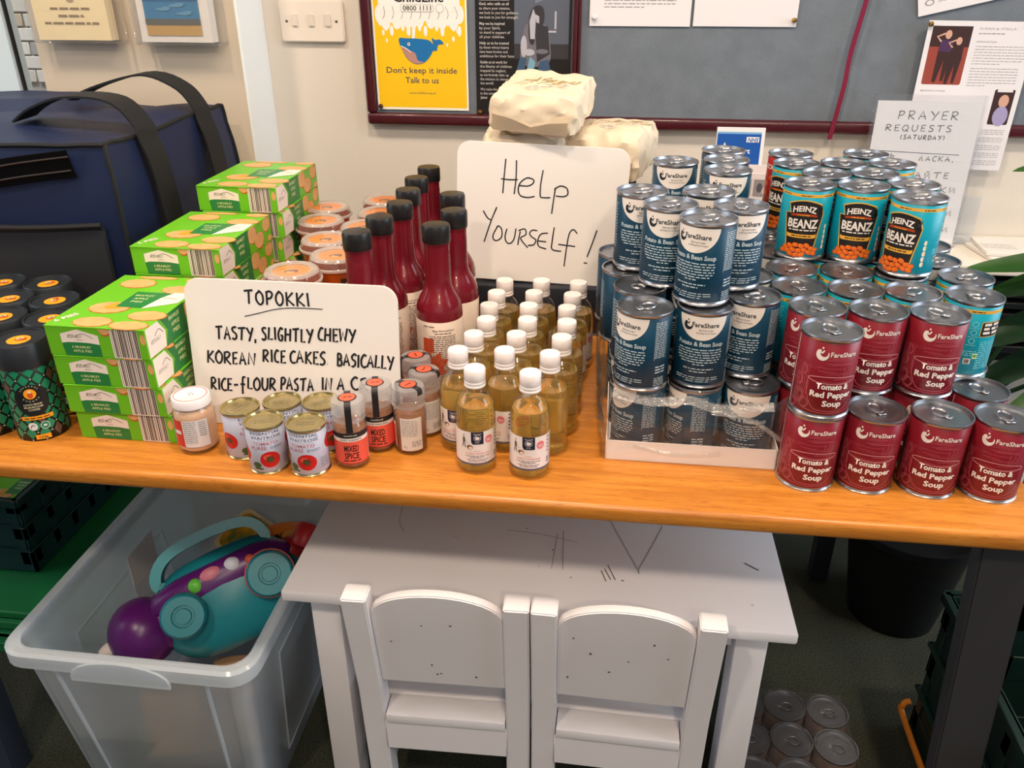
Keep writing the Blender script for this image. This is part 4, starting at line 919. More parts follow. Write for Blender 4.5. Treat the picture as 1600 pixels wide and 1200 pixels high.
def lab_beans(p, r, h):
    # mats: 0 turquoise 1 gold 2 black 3 white 4 bean 5 bean dark 6 deep turquoise 7 grey-green
    p.rect(-.1145, .1145, .0955, .1000, 1, 1)
    for x in (-.032, .0, .034, .062, -.062): p.dashes(x-.008, x+.008, .0970, .0012, 2, 2, word=.004)
    def key(s): # crest outline
        a = [(-.0205*s, .0485+(.0135-.0485)*0), (-.0255*s, .0700)]
        return a
    def outline(g):
        return ([(-.0185-g, .0150-g), (.0185+g, .0150-g), (.0270+g, .0700+g*.6), (.0185+g, .0700+g*.6), (.0225+g, .0835+g)] +
                [(x, .0835+g+.0058*math.sin(PI*(.5+x/(2*(.0225+g))))) for x in (.015, .0075, 0, -.0075, -.015)] +
                [(-.0225-g, .0835+g), (-.0185-g, .0700+g*.6), (-.0270-g, .0700+g*.6)])
    p.poly(outline(.0022), 1, 1); p.poly(outline(.0007), 2, 2)
    def arc(s_, y, hh, wd, bend, L):
        vs0, fs0 = text_geo(s_, 2.2); x0 = min(v[0] for v in vs0); x1 = max(v[0] for v in vs0)
        kx = wd/(x1-x0); V = []
        for x, yy in vs0:
            X = (x-(x0+x1)/2)*kx; q = X/(wd/2); V.append(p.bm.verts.new((X, y+bend*(1-q*q)+yy*hh/.70*(1-.12*(1-q*q)), L*p.dz)))
        for f in fs0: q = p.bm.faces.new([V[i] for i in f]); q.material_index = 3
    arc('HEINZ', .0715, .0090, .0340, .0035, 4)
    p.poly([(x, .0655+.0026*math.cos(PI*x/.046)) for x in (-.019, -.01, 0, .01, .019)]+[(x, .0685+.0030*math.cos(PI*x/.046)) for x in (.019, .01, 0, -.01, -.019)], 5, 3)
    p.dashes(-.010, .010, .0682, .0012, 1, 4, word=.004)
    p.text('BEANZ', 0, .0500, .0125, 3, 4, w=.0440, bold=2.4)
    p.dashes(-.0195, .0195, .0455, .0018, 3, 4, word=.006)
    p.rect(-.0190, .0190, .0345, .0400, 1, 3); p.poly([(-.0215, .0360), (-.019, .0345), (-.019, .040), (-.0215, .0415)], 1, 3); p.poly([(.0215, .0360), (.019, .0345), (.019, .040), (.0215, .0415)], 1, 3)
    p.dashes(-.014, .014, .0366, .0016, 2, 4, word=.004)
    rn = random.Random(4)
    beans = [(-.021, .018), (-.014, .0215), (-.006, .0235), (.002, .0225), (.010, .0235), (.017, .0190), (.023, .0165), (-.025, .013), (-.017, .0135), (-.009, .0160), (-.001, .0155), (.007, .0165), (.014, .0130), (.021, .0115), (-.012, .0095), (-.004, .0085), (.004, .0095)]
    for i, (x, y) in enumerate(beans):
        a = rn.uniform(-40, 40); L = 5+i*.5
        for sc, m_ in ((1, 5), (.86, 4)):
            e = ellipse(0, 0, .0052*sc, .0037*sc, 12); ca, sa = math.cos(R(a)), math.sin(R(a))
            p.poly([(x+q[0]*ca-q[1]*sa, y+q[0]*sa+q[1]*ca+(.0003 if sc < 1 else 0)) for q in e], m_, L+(0 if sc == 1 else .25))
        p.ell(x-.0012, y+.0014, .0012, .0006, 1, L+.4, 6)
    # traffic-light strip and small print on the right
    for i in range(5): p.poly(rrect(.0050, .0068, .002, cx=.0375, cy=.020+i*.0078), 3, 2)
    for i, m_ in enumerate((1, 4, 1, 8, 8)): p.rect(.0386, .0398, .0175+i*.0078, .0225+i*.0078, m_, 3)
    # reverse side: icons, dark panel with words, small print
    for i in range(3): p.stroke(ellipse(.062, .080-i*.012, .0036, .0036, 14), .0010, 7, 2, closed=True); p.dashes(.056, .068, .0735-i*.012, .0010, 7, 2, word=.003)
    p.poly(rrect(.036, .022, .002, cx=.088, cy=.073), 1, 1); p.poly(rrect(.034, .020, .0015, cx=.088, cy=.073), 2, 2)
    for i in range(3): p.dashes(.074, .100, .078-i*.006, .0036, 3, 3, word=.012)
    for i in range(14): p.dashes(.074, .108, .054-i*.0030, .0012, 7, 2, word=.005, fill=.9)
    for i in range(3): p.dashes(.052, .072, .040-i*.0030, .0012, 7, 2, word=.005)
    p.rect(.058, .067, .022, .030, 3, 2); p.barcode(.059, .066, .023, .029, 2, 3, 8); p.rect(.068, .074, .030, .038, 9, 2); p.ell(.071, .034, .0024, .0024, 10, 3, 10)
    p.text('BEANZ', -.058, .035, .006, 3, 2, rot=90, bold=1.5, w=.034)
    for i in range(16): p.dashes(-.105, -.072, .086-i*.0042, .0014, 7, 2, word=.005)
M_beans = [mat('label_turquoise', (10, 150, 172), .34), mat('label_gold', (226, 168, 60), .4), mat('label_black', (32, 28, 28), .4), cream, mat('bean_orange', (226, 106, 30), .35), mat('bean_dark_orange', (168, 60, 16), .4), mat('label_deep_turquoise', (8, 112, 134), .4), mat('label_sea_print', (130, 205, 214), .45), mat('strip_green', (120, 180, 60), .4), mat('badge_yellow', (220, 224, 170), .4), mat('badge_green', (90, 160, 60), .4)]
def lab_grey(p, r, h):
    p.text('LENTILS', .0, .050, .011, 1, 2, w=.050, bold=.5)
    for i in range(6): p.dashes(-.026, .026, .040-i*.004, .0014, 1, 2, word=.005)
    p.rect(-.1145, .1145, .086, .088, 1, 1)
M_grey = [mat('label_pale_grey', (176, 172, 168), .5), mat('label_grey_print', (104, 102, 102), .5)]
def lab_orange(p, r, h):
    rn = random.Random(9)
    for i in range(26): p.ell(rn.uniform(-.05, .05), rn.uniform(.012, .075), .006, .0045, 1 if i % 2 else 2, 1+i*.1, 10)
    p.text('SOUP', 0, .084, .008, 3, 4, w=.030, bold=2)
M_orange = [mat('label_scarlet', (170, 30, 26), .35), mat('label_pasta_orange', (214, 90, 32), .4), mat('label_pasta_dark', (180, 60, 22), .4), cream]
def lab_puree(p, r, h):
    # mats: 0 lavender grey 1 dark print 2 rose print 3 tomato 4 tomato dark 5 green 6 light
    p.text('ESSENTIAL', 0, .0628, .0046, 1, 2, w=.042, bold=.5); p.text('WAITROSE', 0, .0562, .0046, 1, 2, w=.042, bold=.5)
    p.rect(-.012, .014, .0540, .0543, 1, 2)
    p.text('TOMATO', -.002, .0470, .0050, 2, 2, w=.034, bold=.5); p.text('PURÉE', -.011, .0400, .0050, 2, 2, w=.021, bold=.5)
    for i in range(2): p.dashes(.004, .022, .0430-i*.0022, .0008, 1, 2, word=.003)
    def tomato(x, y, s):
        p.ell(x, y, .0135*s, .0125*s, 3, 1, 24); p.ell(x-.003*s, y+.004*s, .006*s, .004*s, 6, 1.5, 12); p.ell(x, y+.001*s, .0050*s, .0045*s, 4, 2, 14)
        for k in range(6):
            a = R(60*k+10); p.poly([(x+.0015*math.cos(a+1.2), y+.0015*math.sin(a+1.2)), (x+.0095*s*math.cos(a), y+.0088*s*math.sin(a)), (x+.0015*math.cos(a-1.2), y+.0015*math.sin(a-1.2))], 5, 3+k*.1)
    tomato(.002, .024, 1); tomato(.044, .046, .95); tomato(-.040, .030, 1)
    p.ell(-.017, .016, .006, .0045, 5, 4, 14); p.rect(-.021, -.009, .009, .0115, 5, 4)
    for i in range(5): p.dashes(.021, .034, .026-i*.0032, .0009, 1, 2, word=.003)
    for i in range(6): p.dashes(.052, .075, .060-i*.004, .0010, 1, 2, word=.004)
M_puree = [mat('label_lavender', (186, 188, 206), .4), mat('label_slate_print', (88, 90, 112), .5), mat('label_rose_print', (176, 92, 110), .5), mat('tomato_red', (196, 30, 30), .35), mat('tomato_dark', (120, 20, 20), .4), mat('tomato_green', (66, 84, 44), .45), mat('tomato_shine', (214, 84, 70), .4)]

P_teal = tin_proto('teal', 'soup_tin', '', 'tin', M_teal, lab_teal)
P_red = tin_proto('red', 'soup_tin', '', 'tin', M_red, lab_red)
P_bean = tin_proto('bean', 'bean_tin', '', 'tin', M_beans, lab_beans)
P_grey = tin_proto('grey', 'food_tin', '', 'tin', M_grey, lab_grey)
P_or = tin_proto('or', 'food_tin', '', 'tin', M_orange, lab_orange)

def relax(pts, dmin, fixed=0, it=400):
    P = [[p[0], p[1]] for p in pts]
    for _ in range(it):
        mv = 0
        for i in range(len(P)):
            for j in range(i):
                dx, dy = P[i][0]-P[j][0], P[i][1]-P[j][1]; d = math.hypot(dx, dy)
                if d < dmin:
                    k = (dmin-d)/2/max(d, 1e-6); mv = max(mv, dmin-d)
                    if j < fixed: P[i][0] += 2*dx*k; P[i][1] += 2*dy*k
                    else: P[i][0] += dx*k; P[i][1] += dy*k; P[j][0] -= dx*k; P[j][1] -= dy*k
        if mv < 1e-5: break
    return P
# every level is settled together, so no tin cuts into its neighbour: (kind, x, y, turn, label, group)
HID_T = 'teal soup tin buried inside the stack under other teal tins'; HID_B = 'turquoise bean tin buried inside the stack under other tins'
L1 = [('r', .281, .979, -14, 'crimson soup tin on the table, leftmost of the front row, carrying another tin'), ('r', .3565, .982, -20, 'crimson soup tin on the table, second from the left in the front row'),
      ('r', .437, .981, -21, 'crimson soup tin on the table, third from the left in the front row'), ('r', .514, .980, -28, 'crimson soup tin at the right end of the front row on the table'),
      ('r', .2815, 1.056, 0, 'crimson soup tin on the table behind the leftmost front tin, under a leaning pair'), ('r', .357, 1.0585, 0, 'crimson soup tin on the table in the second row, middle of three under upper tins'), ('r', .432, 1.058, -6, 'crimson soup tin in the second row on the table, right one of three under others'),
      ('r', .510, 1.0585, 8, 'crimson soup tin with a bare lid in the second row at the table\'s right edge')]
for x, y, rz, lb in ((.055, 1.036, -60, 'teal soup tin inside the film, front left on the tray, half its white badge showing'), (.1305, 1.036, -75, 'teal soup tin inside the film, front middle on the tray, turned to its small print'), (.206, 1.040, -16, 'teal soup tin inside the film, front right on the tray, whole white badge showing')):
    L1.append(('t', x, y, rz, lb))
for x, y in ((.050, 1.113), (.1265, 1.112), (.203, 1.116), (.045, 1.190), (.122, 1.189), (.199, 1.193), (.045, 1.266), (.122, 1.267), (.199, 1.27), (.125, 1.36), (.20, 1.37), (.16, 1.45), (.235, 1.46)):
    L1.append(('t', x, y, -30, HID_T))
for x, y in ((.281, 1.134), (.357, 1.135), (.433, 1.134), (.509, 1.136), (.281, 1.211), (.357, 1.212), (.433, 1.212), (.515, 1.213), (.281, 1.288), (.357, 1.289), (.433, 1.289), (.509, 1.29), (.281, 1.365), (.357, 1.366), (.433, 1.366), (.515, 1.367), (.31, 1.442), (.386, 1.443), (.462, 1.443), (.34, 1.52), (.42, 1.52)):
    L1.append(('b', x, y, 0, HID_B))
L2 = [('r', .281, .979, -6, 'crimson soup tin stacked on the leftmost front crimson tin, nearest of the upper ones'), ('r', .2795, 1.056, -38, 'crimson soup tin on the upper level behind the nearest one, its white seam showing'),
      ('r', .355, 1.058, -10, 'crimson soup tin on the upper level, middle of the second row'), ('r', .431, 1.057, -12, 'crimson soup tin on the upper level, right end of the second row'),
      ('t', .053, 1.025, -44, 'teal soup tin on the second level, front left, badge half turned away to the left'), ('t', .132, 1.042, -8, 'teal soup tin on the second level, front middle, badge facing straight out'), ('t', .200, 1.083, -34, 'teal soup tin on the second level, front right, partly behind its neighbour'),
      ('t', .048, 1.103, 150, 'teal soup tin on the second level right behind the front left one, dark lid'), ('t', .030, 1.176, 140, 'teal soup tin at the left flank of the stack, second level, second of three'), ('t', .022, 1.250, 130, 'teal soup tin at the stack\'s left flank, second level, nearest the Help Yourself board'),
      ('t', .120, 1.125, 0, HID_T), ('t', .208, 1.165, 20, 'teal soup tin on the second level, lid just showing right of the upper ones'), ('t', .108, 1.205, 0, HID_T), ('t', .183, 1.245, 0, HID_T), ('t', .100, 1.285, 0, HID_T), ('t', .110, 1.395, 0, HID_T), ('t', .182, 1.345, 0, HID_T), ('t', .190, 1.425, 0, HID_T), ('t', .195, 1.50, 0, HID_T),
      ('b', .270, 1.134, 75, 'turquoise bean tin on the second level, leftmost of the row behind the crimson tins'), ('b', .344, 1.128, 20, 'turquoise bean tin on the second level, second from the left behind the crimson tins'), ('b', .418, 1.127, 25, 'turquoise bean tin on the second level, third from the left behind the crimson tins'),
      ('b', .500, 1.122, -105, 'turquoise bean tin at the stack\'s right end, turned to its icons and small print'), ('b', .515, 1.198, -70, 'turquoise bean tin behind the right end tin, only lid and a strip of label showing'),
      ('b', .272, 1.208, 20, 'turquoise bean tin on the second level, left one just before the top bean tins'), ('b', .350, 1.203, 20, 'turquoise bean tin on the second level, middle one just before the top bean tins'), ('b', .425, 1.202, 20, 'turquoise bean tin on the second level, half hidden under the nearest top bean tin'),
      ('g', .268, 1.284, 30, 'pale grey lentil tin with a dark lid between the teal and the turquoise tins'), ('b', .345, 1.279, 0, HID_B), ('b', .42, 1.277, 0, HID_B), ('g', .492, 1.272, 0, 'dark-lidded tin at the right under the top bean tins, beside the pale shelf'),
      ('g', .262, 1.360, 0, 'grey tin on the second level behind the pale lentil tin, lid in shade'), ('b', .34, 1.355, 0, HID_B), ('b', .42, 1.353, 0, HID_B), ('g', .506, 1.348, 0, 'rearmost tin at the right under the top bean tins, lid edge just showing'), ('g', .27, 1.436, 0, 'grey tin at the back left of the bean stack, under the scarlet tin'), ('b', .35, 1.431, 0, HID_B), ('b', .43, 1.43, 0, HID_B), ('b', .315, 1.505, 0, HID_B), ('b', .40, 1.506, 0, HID_B), ('b', .475, 1.50, 0, HID_B)]
L3 = [('t', .127, 1.064, -32, 'teal soup tin on the top level, nearest of them, standing on the front middle tin'), ('t', .082, 1.128, -12, 'teal soup tin on the top level, second nearest, left of the nearest one'), ('t', .045, 1.196, 0, 'teal soup tin on the top level at the left, beside the Help Yourself board'),
      ('t', .176, 1.130, 4, 'teal soup tin on the top level at the right, partly behind the nearest one'), ('t', .140, 1.205, -14, 'teal soup tin on the top level, in the middle behind the four nearest'),
      ('t', .103, 1.400, -6, 'teal soup tin on the top level far back, standing apart by the wall'), ('t', .182, 1.346, -4, 'teal soup tin on the top level far back, front one of three in line'), ('t', .188, 1.423, -4, 'teal soup tin on the top level far back, middle one of three in line'), ('t', .191, 1.500, -4, 'teal soup tin on the top level far back, rear one of three in line'),
      ('b', .296, 1.276, -14, 'turquoise bean tin on the top level, front row left, crest facing out'), ('b', .368, 1.272, -13, 'turquoise bean tin on the top level, front row middle, crest facing out'), ('b', .434, 1.218, -45, 'turquoise bean tin on the top level, nearest of all, with a nutrition strip showing'),
      ('b', .443, 1.293, -40, 'turquoise bean tin on the top level right behind the nearest one'), ('b', .333, 1.345, -10, 'turquoise bean tin on the top level, second row left, between the two front ones'), ('b', .410, 1.350, -10, 'turquoise bean tin on the top level, second row right, lid showing above the front ones'),
      ('b', .300, 1.415, -52, 'turquoise bean tin on the top level at the left edge, third row, crest turned left'), ('b', .378, 1.424, -10, 'turquoise bean tin on the top level, third row middle'), ('b', .455, 1.432, -10, 'turquoise bean tin on the top level, third row right, beside the prayer notice'), ('b', .432, 1.504, -10, 'turquoise bean tin on the top level, rearmost at the right before the prayer notice'),
      ('o', .304, 1.492, -60, 'scarlet tin with orange pasta print at the rear left of the top bean tins')]
PR = {'t': (P_teal, 'teal potato and bean soup tins'), 'r': (P_red, 'crimson tomato soup tins'), 'b': (P_bean, 'turquoise baked bean tins'), 'g': (P_grey, 'plain grey food tins'), 'o': (P_or, None)}
rt = random.Random(11)
for z, L_ in ((TT, L1), (TT+HT, L2), (TT+2*HT, L3)):
    pos = relax([(q[1], q[2]) for q in L_], .0760)
    zz = z+.0016*(1 if z > TT else 0)
    for (k, x, y, rz, lb), (X, Y) in zip(L_, pos):
        pr_, g = PR[k]
        o = place(pr_, (X, Y, z+(.0014 if (k == 't' and z == TT) else .0)+(.0014 if (k == 't' and z > TT) else 0)), R(rz), lb, g)
        for c in o.children:
            if c.name.startswith('ring_pull'): c.rotation_euler = (0, 0, R({'t': 50, 'r': 130, 'b': 60}.get(k, 0)+rt.uniform(-35, 35)))
# tray and its torn film
t = thing('cardboard_tray', 'shallow white cardboard tray under the teal soup tins, wrapped in torn clear film', 'tray', (.129, 1.15, TT))
tray = mat('tray_white', (244, 236, 232), .55); b = bmesh.new(); box(b, -.1145, .1165, -.1555, .1555, .0001, .0013)
for q in ((-.1155, .1170, -.1575, -.1560), (-.1155, .1170, .1560, .1575)): box(b, q[0], q[1], q[2], q[3], .0001, .031, .0003)
for q in ((-.1170, -.1155), (.1155, .1168)): box(b, q[0], q[1], -.1575, .1575, .0001, .031, .0003)
obj('tray', b, tray, t)
b = bmesh.new(); rn = random.Random(6)
front = [(-.135, .10), (-.128, -.02), (-.121, -.150), (-.118, -.160)]+[(-.118+.236*k/26, -.160) for k in range(1, 27)]+[(.118, -.160)]
NZ = 12; G_ = []
for i, (x, y) in enumerate(front):
    col = []; top = .112+.010*math.sin(i*.9)-.006*(i > 14)+(.015 if i < 3 else 0)
    for j in range(NZ+1):
        f = j/NZ; z = top*f; out = .003*f*(1-f)*4*noise.noise(Vector((i*.35, j*.5, 2.1)))+.0015*abs(noise.noise(Vector((i*.9, j*.9, 7))))
        yy = y+(-out if i > 3 else 0); xx = x-(abs(noise.noise(Vector((i*.5, j*.4, 3))))*.022*math.sin(PI*f) if i <= 3 else 0)
        if i > 3 and f > .93: yy += .005*(f-.93)/.07; 
        col.append(b.verts.new((xx, yy-.001, z+.0005)))
    G_.append(col)
for A, B in zip(G_, G_[1:]):
    for j in range(NZ): b.faces.new((A[j], B[j], B[j+1], A[j+1]))
film = clear_mat('shrink_film', (255, 255, 255), gloss=.5, rough=.09, frost=.04, frgb=(230, 226, 222), wrinkle=.7, wscale=16)
obj('film', b, film, t)
for k, (pts, wd) in enumerate((([(-.112, -.161, .108), (-.06, -.163, .098), (-.01, -.163, .103), (.03, -.162, .092), (.10, -.162, .100)], .012), ([(.02, -.162, .086), (.07, -.164, .080), (.116, -.162, .050)], .006), ([(-.118, -.162, .030), (-.117, -.163, .07), (-.114, -.162, .11)], .006), ([(-.08, -.1615, .028), (-.02, -.162, .018), (.04, -.162, .024)], .004))):
    b = bmesh.new(); ribbon(b, smoothpts(pts, 6), (0, .5, 1), wd, .0006)
    obj('film_fold', b, clear_mat('film_crease', (255, 255, 255), gloss=1.2, rough=.12, frost=.16, frgb=(225, 220, 214), wrinkle=.8, wscale=40), t)

# tins wrapped in film on the floor
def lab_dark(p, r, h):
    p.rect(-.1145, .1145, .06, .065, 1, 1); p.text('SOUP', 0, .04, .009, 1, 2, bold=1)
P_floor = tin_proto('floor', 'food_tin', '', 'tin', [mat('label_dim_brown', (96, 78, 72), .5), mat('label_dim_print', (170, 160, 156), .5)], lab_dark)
fl = [(.300, 1.145), (.375, 1.150), (.450, 1.144), (.299, 1.069), (.374, 1.073), (.449, 1.066), (.298, .993), (.373, .996)]
nm_ = [('rear row, left', 'rear row, middle', 'rear row, right'), ('middle row, left', 'middle row, middle', 'middle row, right'), ('front row, left', 'front row, right')]
flat = [n for r_ in nm_ for n in r_]
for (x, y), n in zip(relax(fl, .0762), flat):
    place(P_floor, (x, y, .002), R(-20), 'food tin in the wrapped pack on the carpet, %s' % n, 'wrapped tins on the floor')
b = bmesh.new(); rn = random.Random(2)
N = 22; x0, x1, y0, y1 = .258, .492, .953, 1.190; top = []
for i in range(N+1):
    row = []
    for j in range(N+1):
        x = x0+(x1-x0)*i/N; y = y0+(y1-y0)*j/N
        if x > .41 and y < 1.028-.0: x = min(x, .412+.0)if False else x
        edge = i in (0, N) or j in (0, N)
        row.append(b.verts.new((x, y, .1165+.0025*noise.noise(Vector((i*.6, j*.6, 0)))-(.106 if edge else 0))))
    top.append(row)
for i in range(N):
    for j in range(N):
        if i > N*.66 and j < N*.31: continue
        b.faces.new((top[i][j], top[i+1][j], top[i+1][j+1], top[i][j+1]))
for v in [v for v in b.verts if not v.link_faces]: b.verts.remove(v)
tag(obj('film_wrap', b, clear_mat('floor_film', (252, 252, 252), gloss=.4, rough=.15, frost=.08, frgb=(150, 146, 150), wrinkle=.8, wscale=30)), 'clear film wrap stretched over the pack of tins on the carpet', 'film')

# ------------------------------------------------------------------ tomato puree tins
gold = mat('gold_lacquer', (206, 190, 140), .25, 1)
t = thing('puree_tin', '', 'tin'); hp, rp = .073, .0262
obj('can_body', tin_body(hp, rp, 32), gold, t)
b = bmesh.new(); lathe(b, [(rp-.0012, hp-.001), (rp-.002, hp-.003), (rp-.005, hp-.0026), (rp-.0065, hp-.0032), (rp-.009, hp-.0028), (0, hp-.0028)], 32)
pr = Print(.0002)
for k in range(2):
    for i in range(7): pr.rect(-.012+i*.0035, -.0098+i*.0035, .002-k*.006, .0032-k*.006, 1, 1)
pr.into(b, lambda u, v, w: (u, v, hp-.0028+w)); obj('lid', b, [gold, mat('stamp_grey', (120, 112, 88), .5)], t)
b = bmesh.new(); lathe(b, [(rp, .005), (rp+.0002, .0052), (rp+.0002, hp-.0052), (rp, hp-.005)], 40); pr = Print(.00011); lab_puree(pr, rp, hp); pr.into(b, cyl_map(rp+.0002), cut=.004, rng=(-.08, .08)); obj('label', b, M_puree, t, ang=180)
for (x, y), rz, lb in zip(relax([(-.450, .922), (-.391, .922), (-.497, .953), (-.444, .976), (-.391, .982)], .0555), (24, 7, 62, 30, 40),
    ('small tomato puree tin with a gold lid, left of the two in the front row', 'small tomato puree tin with a gold lid, right of the two in the front row', 'small tomato puree tin beside the baby food jar, leftmost of five',
     'small tomato puree tin in the back row, directly against the Topokki sign', 'small tomato puree tin in the back row, next to the nearest spice jar')):
    place(t, (x, y, TT), R(rz), lb, 'small tomato puree tins')

# ------------------------------------------------------------------ spice jars
glass = clear_mat('jar_glass', (255, 255, 255), gloss=.3, rough=.03)
capm = clear_mat('frosted_cap', (255, 255, 255), gloss=.8, rough=.12, frost=.34, frgb=(228, 226, 228))
powder = mat('brown_spice', (146, 100, 74), .9, bump=.6, bscale=400)
def spice(name, label, back=False):
    t = thing(name, label, 'jar')
    obj('glass_jar', lathe(bmesh.new(), [(0, .0005), (.020, .0005), (.0228, .003), (.0230, .006), (.0230, .062), (.0222, .067), (.0195, .071), (.0195, .078), (.0185, .078), (.0185, .070)], 32), glass, t)
    obj('spice', lathe(bmesh.new(), [(0, .0035), (.0195, .0035), (.0215, .006), (.0215, .061), (.019, .0645), (0, .0655)], 28), powder, t)
    obj('cap', lathe(bmesh.new(), [(.0212, .071), (.0222, .072), (.0222, .0765), (.0216, .0775), (.0222, .0785), (.0222, .0830), (.0212, .084), (.0226, .0850), (.0228, .0965), (.0215, .1005), (.018, .1020), (0, .1022)], 32), capm, t)
    m = [mat('spice_coral', (226, 88, 72), .4), mat('spice_black', (34, 30, 32), .4), cream, mat('spice_white_back', (222, 214, 208), .45), ink]
    b = bmesh.new(); rr = .0232
    pr = Print(.00012)
    pr.rect(-.031, .031, .010, .0590, 2, 0); pr.rect(-.0305, .0295, .010, .0455, 0, 1); pr.rect(-.0305, .0305, .0510, .0590, 1, 1)
    pr.text('WAITROSE', 0, .0537, .0024, 3, 2, w=.018); pr.text("COOKS' INGREDIENTS", 0, .0470, .0025, 1, 2, w=.030, bold=.8)
    pr.text('MIXED', 0, .0305, .0092, 1, 2, w=.0200, bold=1.6); pr.text('SPICE', 0, .0190, .0092, 1, 2, w=.0200, bold=1.6); pr.dashes(-.012, .012, .0148, .0018, 1, 2, word=.006)
    pr.rect(-.0305, .0295, .0108, .0116, 1, 2)
    pr.rect(.040, .072, .008, .060, 3, 0)
    for i in range(11): pr.dashes(.042, .066, .0555-i*.0024, .0009, 4, 1, word=.004, fill=.95)
    for i in range(4): pr.dashes(.056, .070, .022-i*.0024, .0012, 4, 1, word=.004)
    pr.text('38g', .046, .013, .003, 4, 1)
    pr.into(b, cyl_map(rr), cut=.004, rng=(-.0725, .0725)); obj('label', b, m, t, ang=180)
    b = bmesh.new(); lathe(b, [(0, .1024), (.0125, .1024), (.0128, .1022)], 24, mi=0); lathe(b, [(0, .1027), (.0108, .1027)], 24, mi=1)
    pr = Print(.0002); pr.dashes(-.005, .006, -.0008, .0018, 0, 1, word=.004); pr.into(b, lambda u, v, w: (u, v, .1028+w))
    obj('round_sticker', b, [mat('spice_black'), mat('sticker_coral', (238, 92, 66), .4)], t, smooth=False)
    b = bmesh.new(); ribbon(b, [(0, -.0105, .1024), (0, -.0205, .1015), (0, -.0224, .0990), (0, -.0232, .093), (0, -.0232, .078), (0, -.0236, .070), (0, -.0238, .060)], (1, 0, 0), .0088, .0004); obj('seal_strip', b, mat('spice_black'), t)
    b = bmesh.new(); ribbon(b, [(0, .0105, .1024), (0, .0205, .1015), (0, .0224, .0990), (0, .0230, .093)], (1, 0, 0), .0088, .0004); obj('seal_strip', b, mat('spice_black'), t)
    return t
P_sp = spice('spice_jar', '')
for (x, y), rz, lb in zip(relax([(-.3375, .943), (-.311, .990), (-.266, .990), (-.2535, 1.040), (-.276, 1.085)], .0472), (17, 14, -122, -100, -60),
    ('mixed spice jar nearest the table edge, its coral label facing out', 'mixed spice jar with a coral label, directly in front of the Topokki sign\'s right end', 'spice jar turned to show the white back of its label, nearest of the reversed ones', 'spice jar turned away behind the nearest reversed one, next to the vinegar', 'spice jar mostly hidden at the right edge of the Topokki sign')):
    o = place(P_sp, (x, y, TT), R(rz), lb, 'mixed spice jars')
for o in [o for o in C.objects if o.name.startswith('spice_jar')]:
    pass

# ------------------------------------------------------------------ baby food jar
t = thing('baby_food_jar', 'small glass jar of beige puree with a white metal lid beside the apple pie boxes', 'jar', (-.570, .958, TT), R(-42))
obj('glass_jar', lathe(bmesh.new(), [(0, .0005), (.024, .0005), (.0275, .003), (.0285, .008), (.0285, .058), (.0265, .066), (.0225, .071), (.0225, .076), (.0215, .076)], 36), glass, t)
obj('puree', lathe(bmesh.new(), [(0, .004), (.0235, .004), (.0270, .008), (.0272, .057), (.0252, .064), (.0215, .068), (0, .068)], 32), mat('beige_puree', (206, 166, 136), .5), t)
b = bmesh.new(); lathe(b, [(.0255, .0705), (.0262, .0712), (.0262, .0830), (.0250, .0845), (.0235, .0845), (.0225, .0838), (0, .0842)], 36)
pr = Print(.0002); pr.stroke(ellipse(0, 0, .0225, .0225, 30), .0010, 1, 1, closed=True); pr.dashes(-.006, .006, .002, .0012, 2, 1, word=.004); pr.dashes(-.004, .005, -.002, .0012, 2, 1, word=.004)
pr.into(b, lambda u, v, w: (u, v, .0846+w)); obj('lid', b, [mat('lid_white', (228, 220, 222), .3), mat('lid_red', (200, 90, 96), .4), mat('lid_grey', (150, 146, 150), .5)], t)
b = bmesh.new(); pr = Print(.00012); pr.rect(-.052, .052, .014, .056, 0, 0); pr.rect(-.002, .016, .014, .056, 1, 1); pr.rect(.001, .013, .034, .040, 0, 2)
for i in range(11): pr.dashes(.018, .036, .053-i*.0032, .0011, 2, 1, word=.004, fill=.95)
for i in range(7): pr.rect(.039, .049, .0515-i*.0034, .0532-i*.0034, 2, 1)
pr.into(b, cyl_map(.0288), cut=.004, rng=(-.053, .053)); obj('label', b, [mat('baby_label_white', (216, 214, 218), .45), mat('baby_label_red', (196, 50, 34), .4), ink], t, ang=180)

# ------------------------------------------------------------------ vinegar bottles
bglass = clear_mat('bottle_glass', (255, 255, 252), gloss=.35, rough=.02)
liq = bpy.data.materials.new('rice_vinegar'); liq.use_nodes = True; n_ = liq.node_tree.nodes['Principled BSDF']
n_.inputs['Base Color'].default_value = lin((248, 216, 122))+(1,); n_.inputs['Roughness'].default_value = .02; n_.inputs['IOR'].default_value = 1.33; n_.inputs['Transmission Weight'].default_value = .86
t = thing('vinegar_bottle', '', 'bottle')
RB = .0270
prof = [(0, .0025), (.012, .0025), (.021, .0005), (.0255, .002), (RB, .007), (RB, .086), (.0266, .094), (.0252, .102), (.0226, .109), (.0186, .1155), (.0150, .1195), (.0134, .1225), (.0128, .126), (.0126, .140)]
obj('glass_bottle', lathe(bmesh.new(), prof, 36), bglass, t)
b = bmesh.new(); lathe(b, [(0, .0045), (.0195, .0035), (.0240, .0050), (RB-.0014, .0085), (RB-.0014, .086), (.0252, .094), (.0240, .1005), (0, .1005)], 32); obj('vinegar', b, liq, t)
b = bmesh.new(); lathe(b, [(.0142, .1255), (.0146, .127), (.0142, .1285), (.0137, .1292), (.0142, .1300), (.0142, .1330), (.0137, .1338), (.0142, .1346), (.0143, .1495), (.0133, .1510), (.0120, .1512), (0, .1512)], 32); obj('cap', b, mat('cap_white', (232, 222, 220), .35), t)
b = bmesh.new(); rr = RB+.0002; pr = Print(.00012)
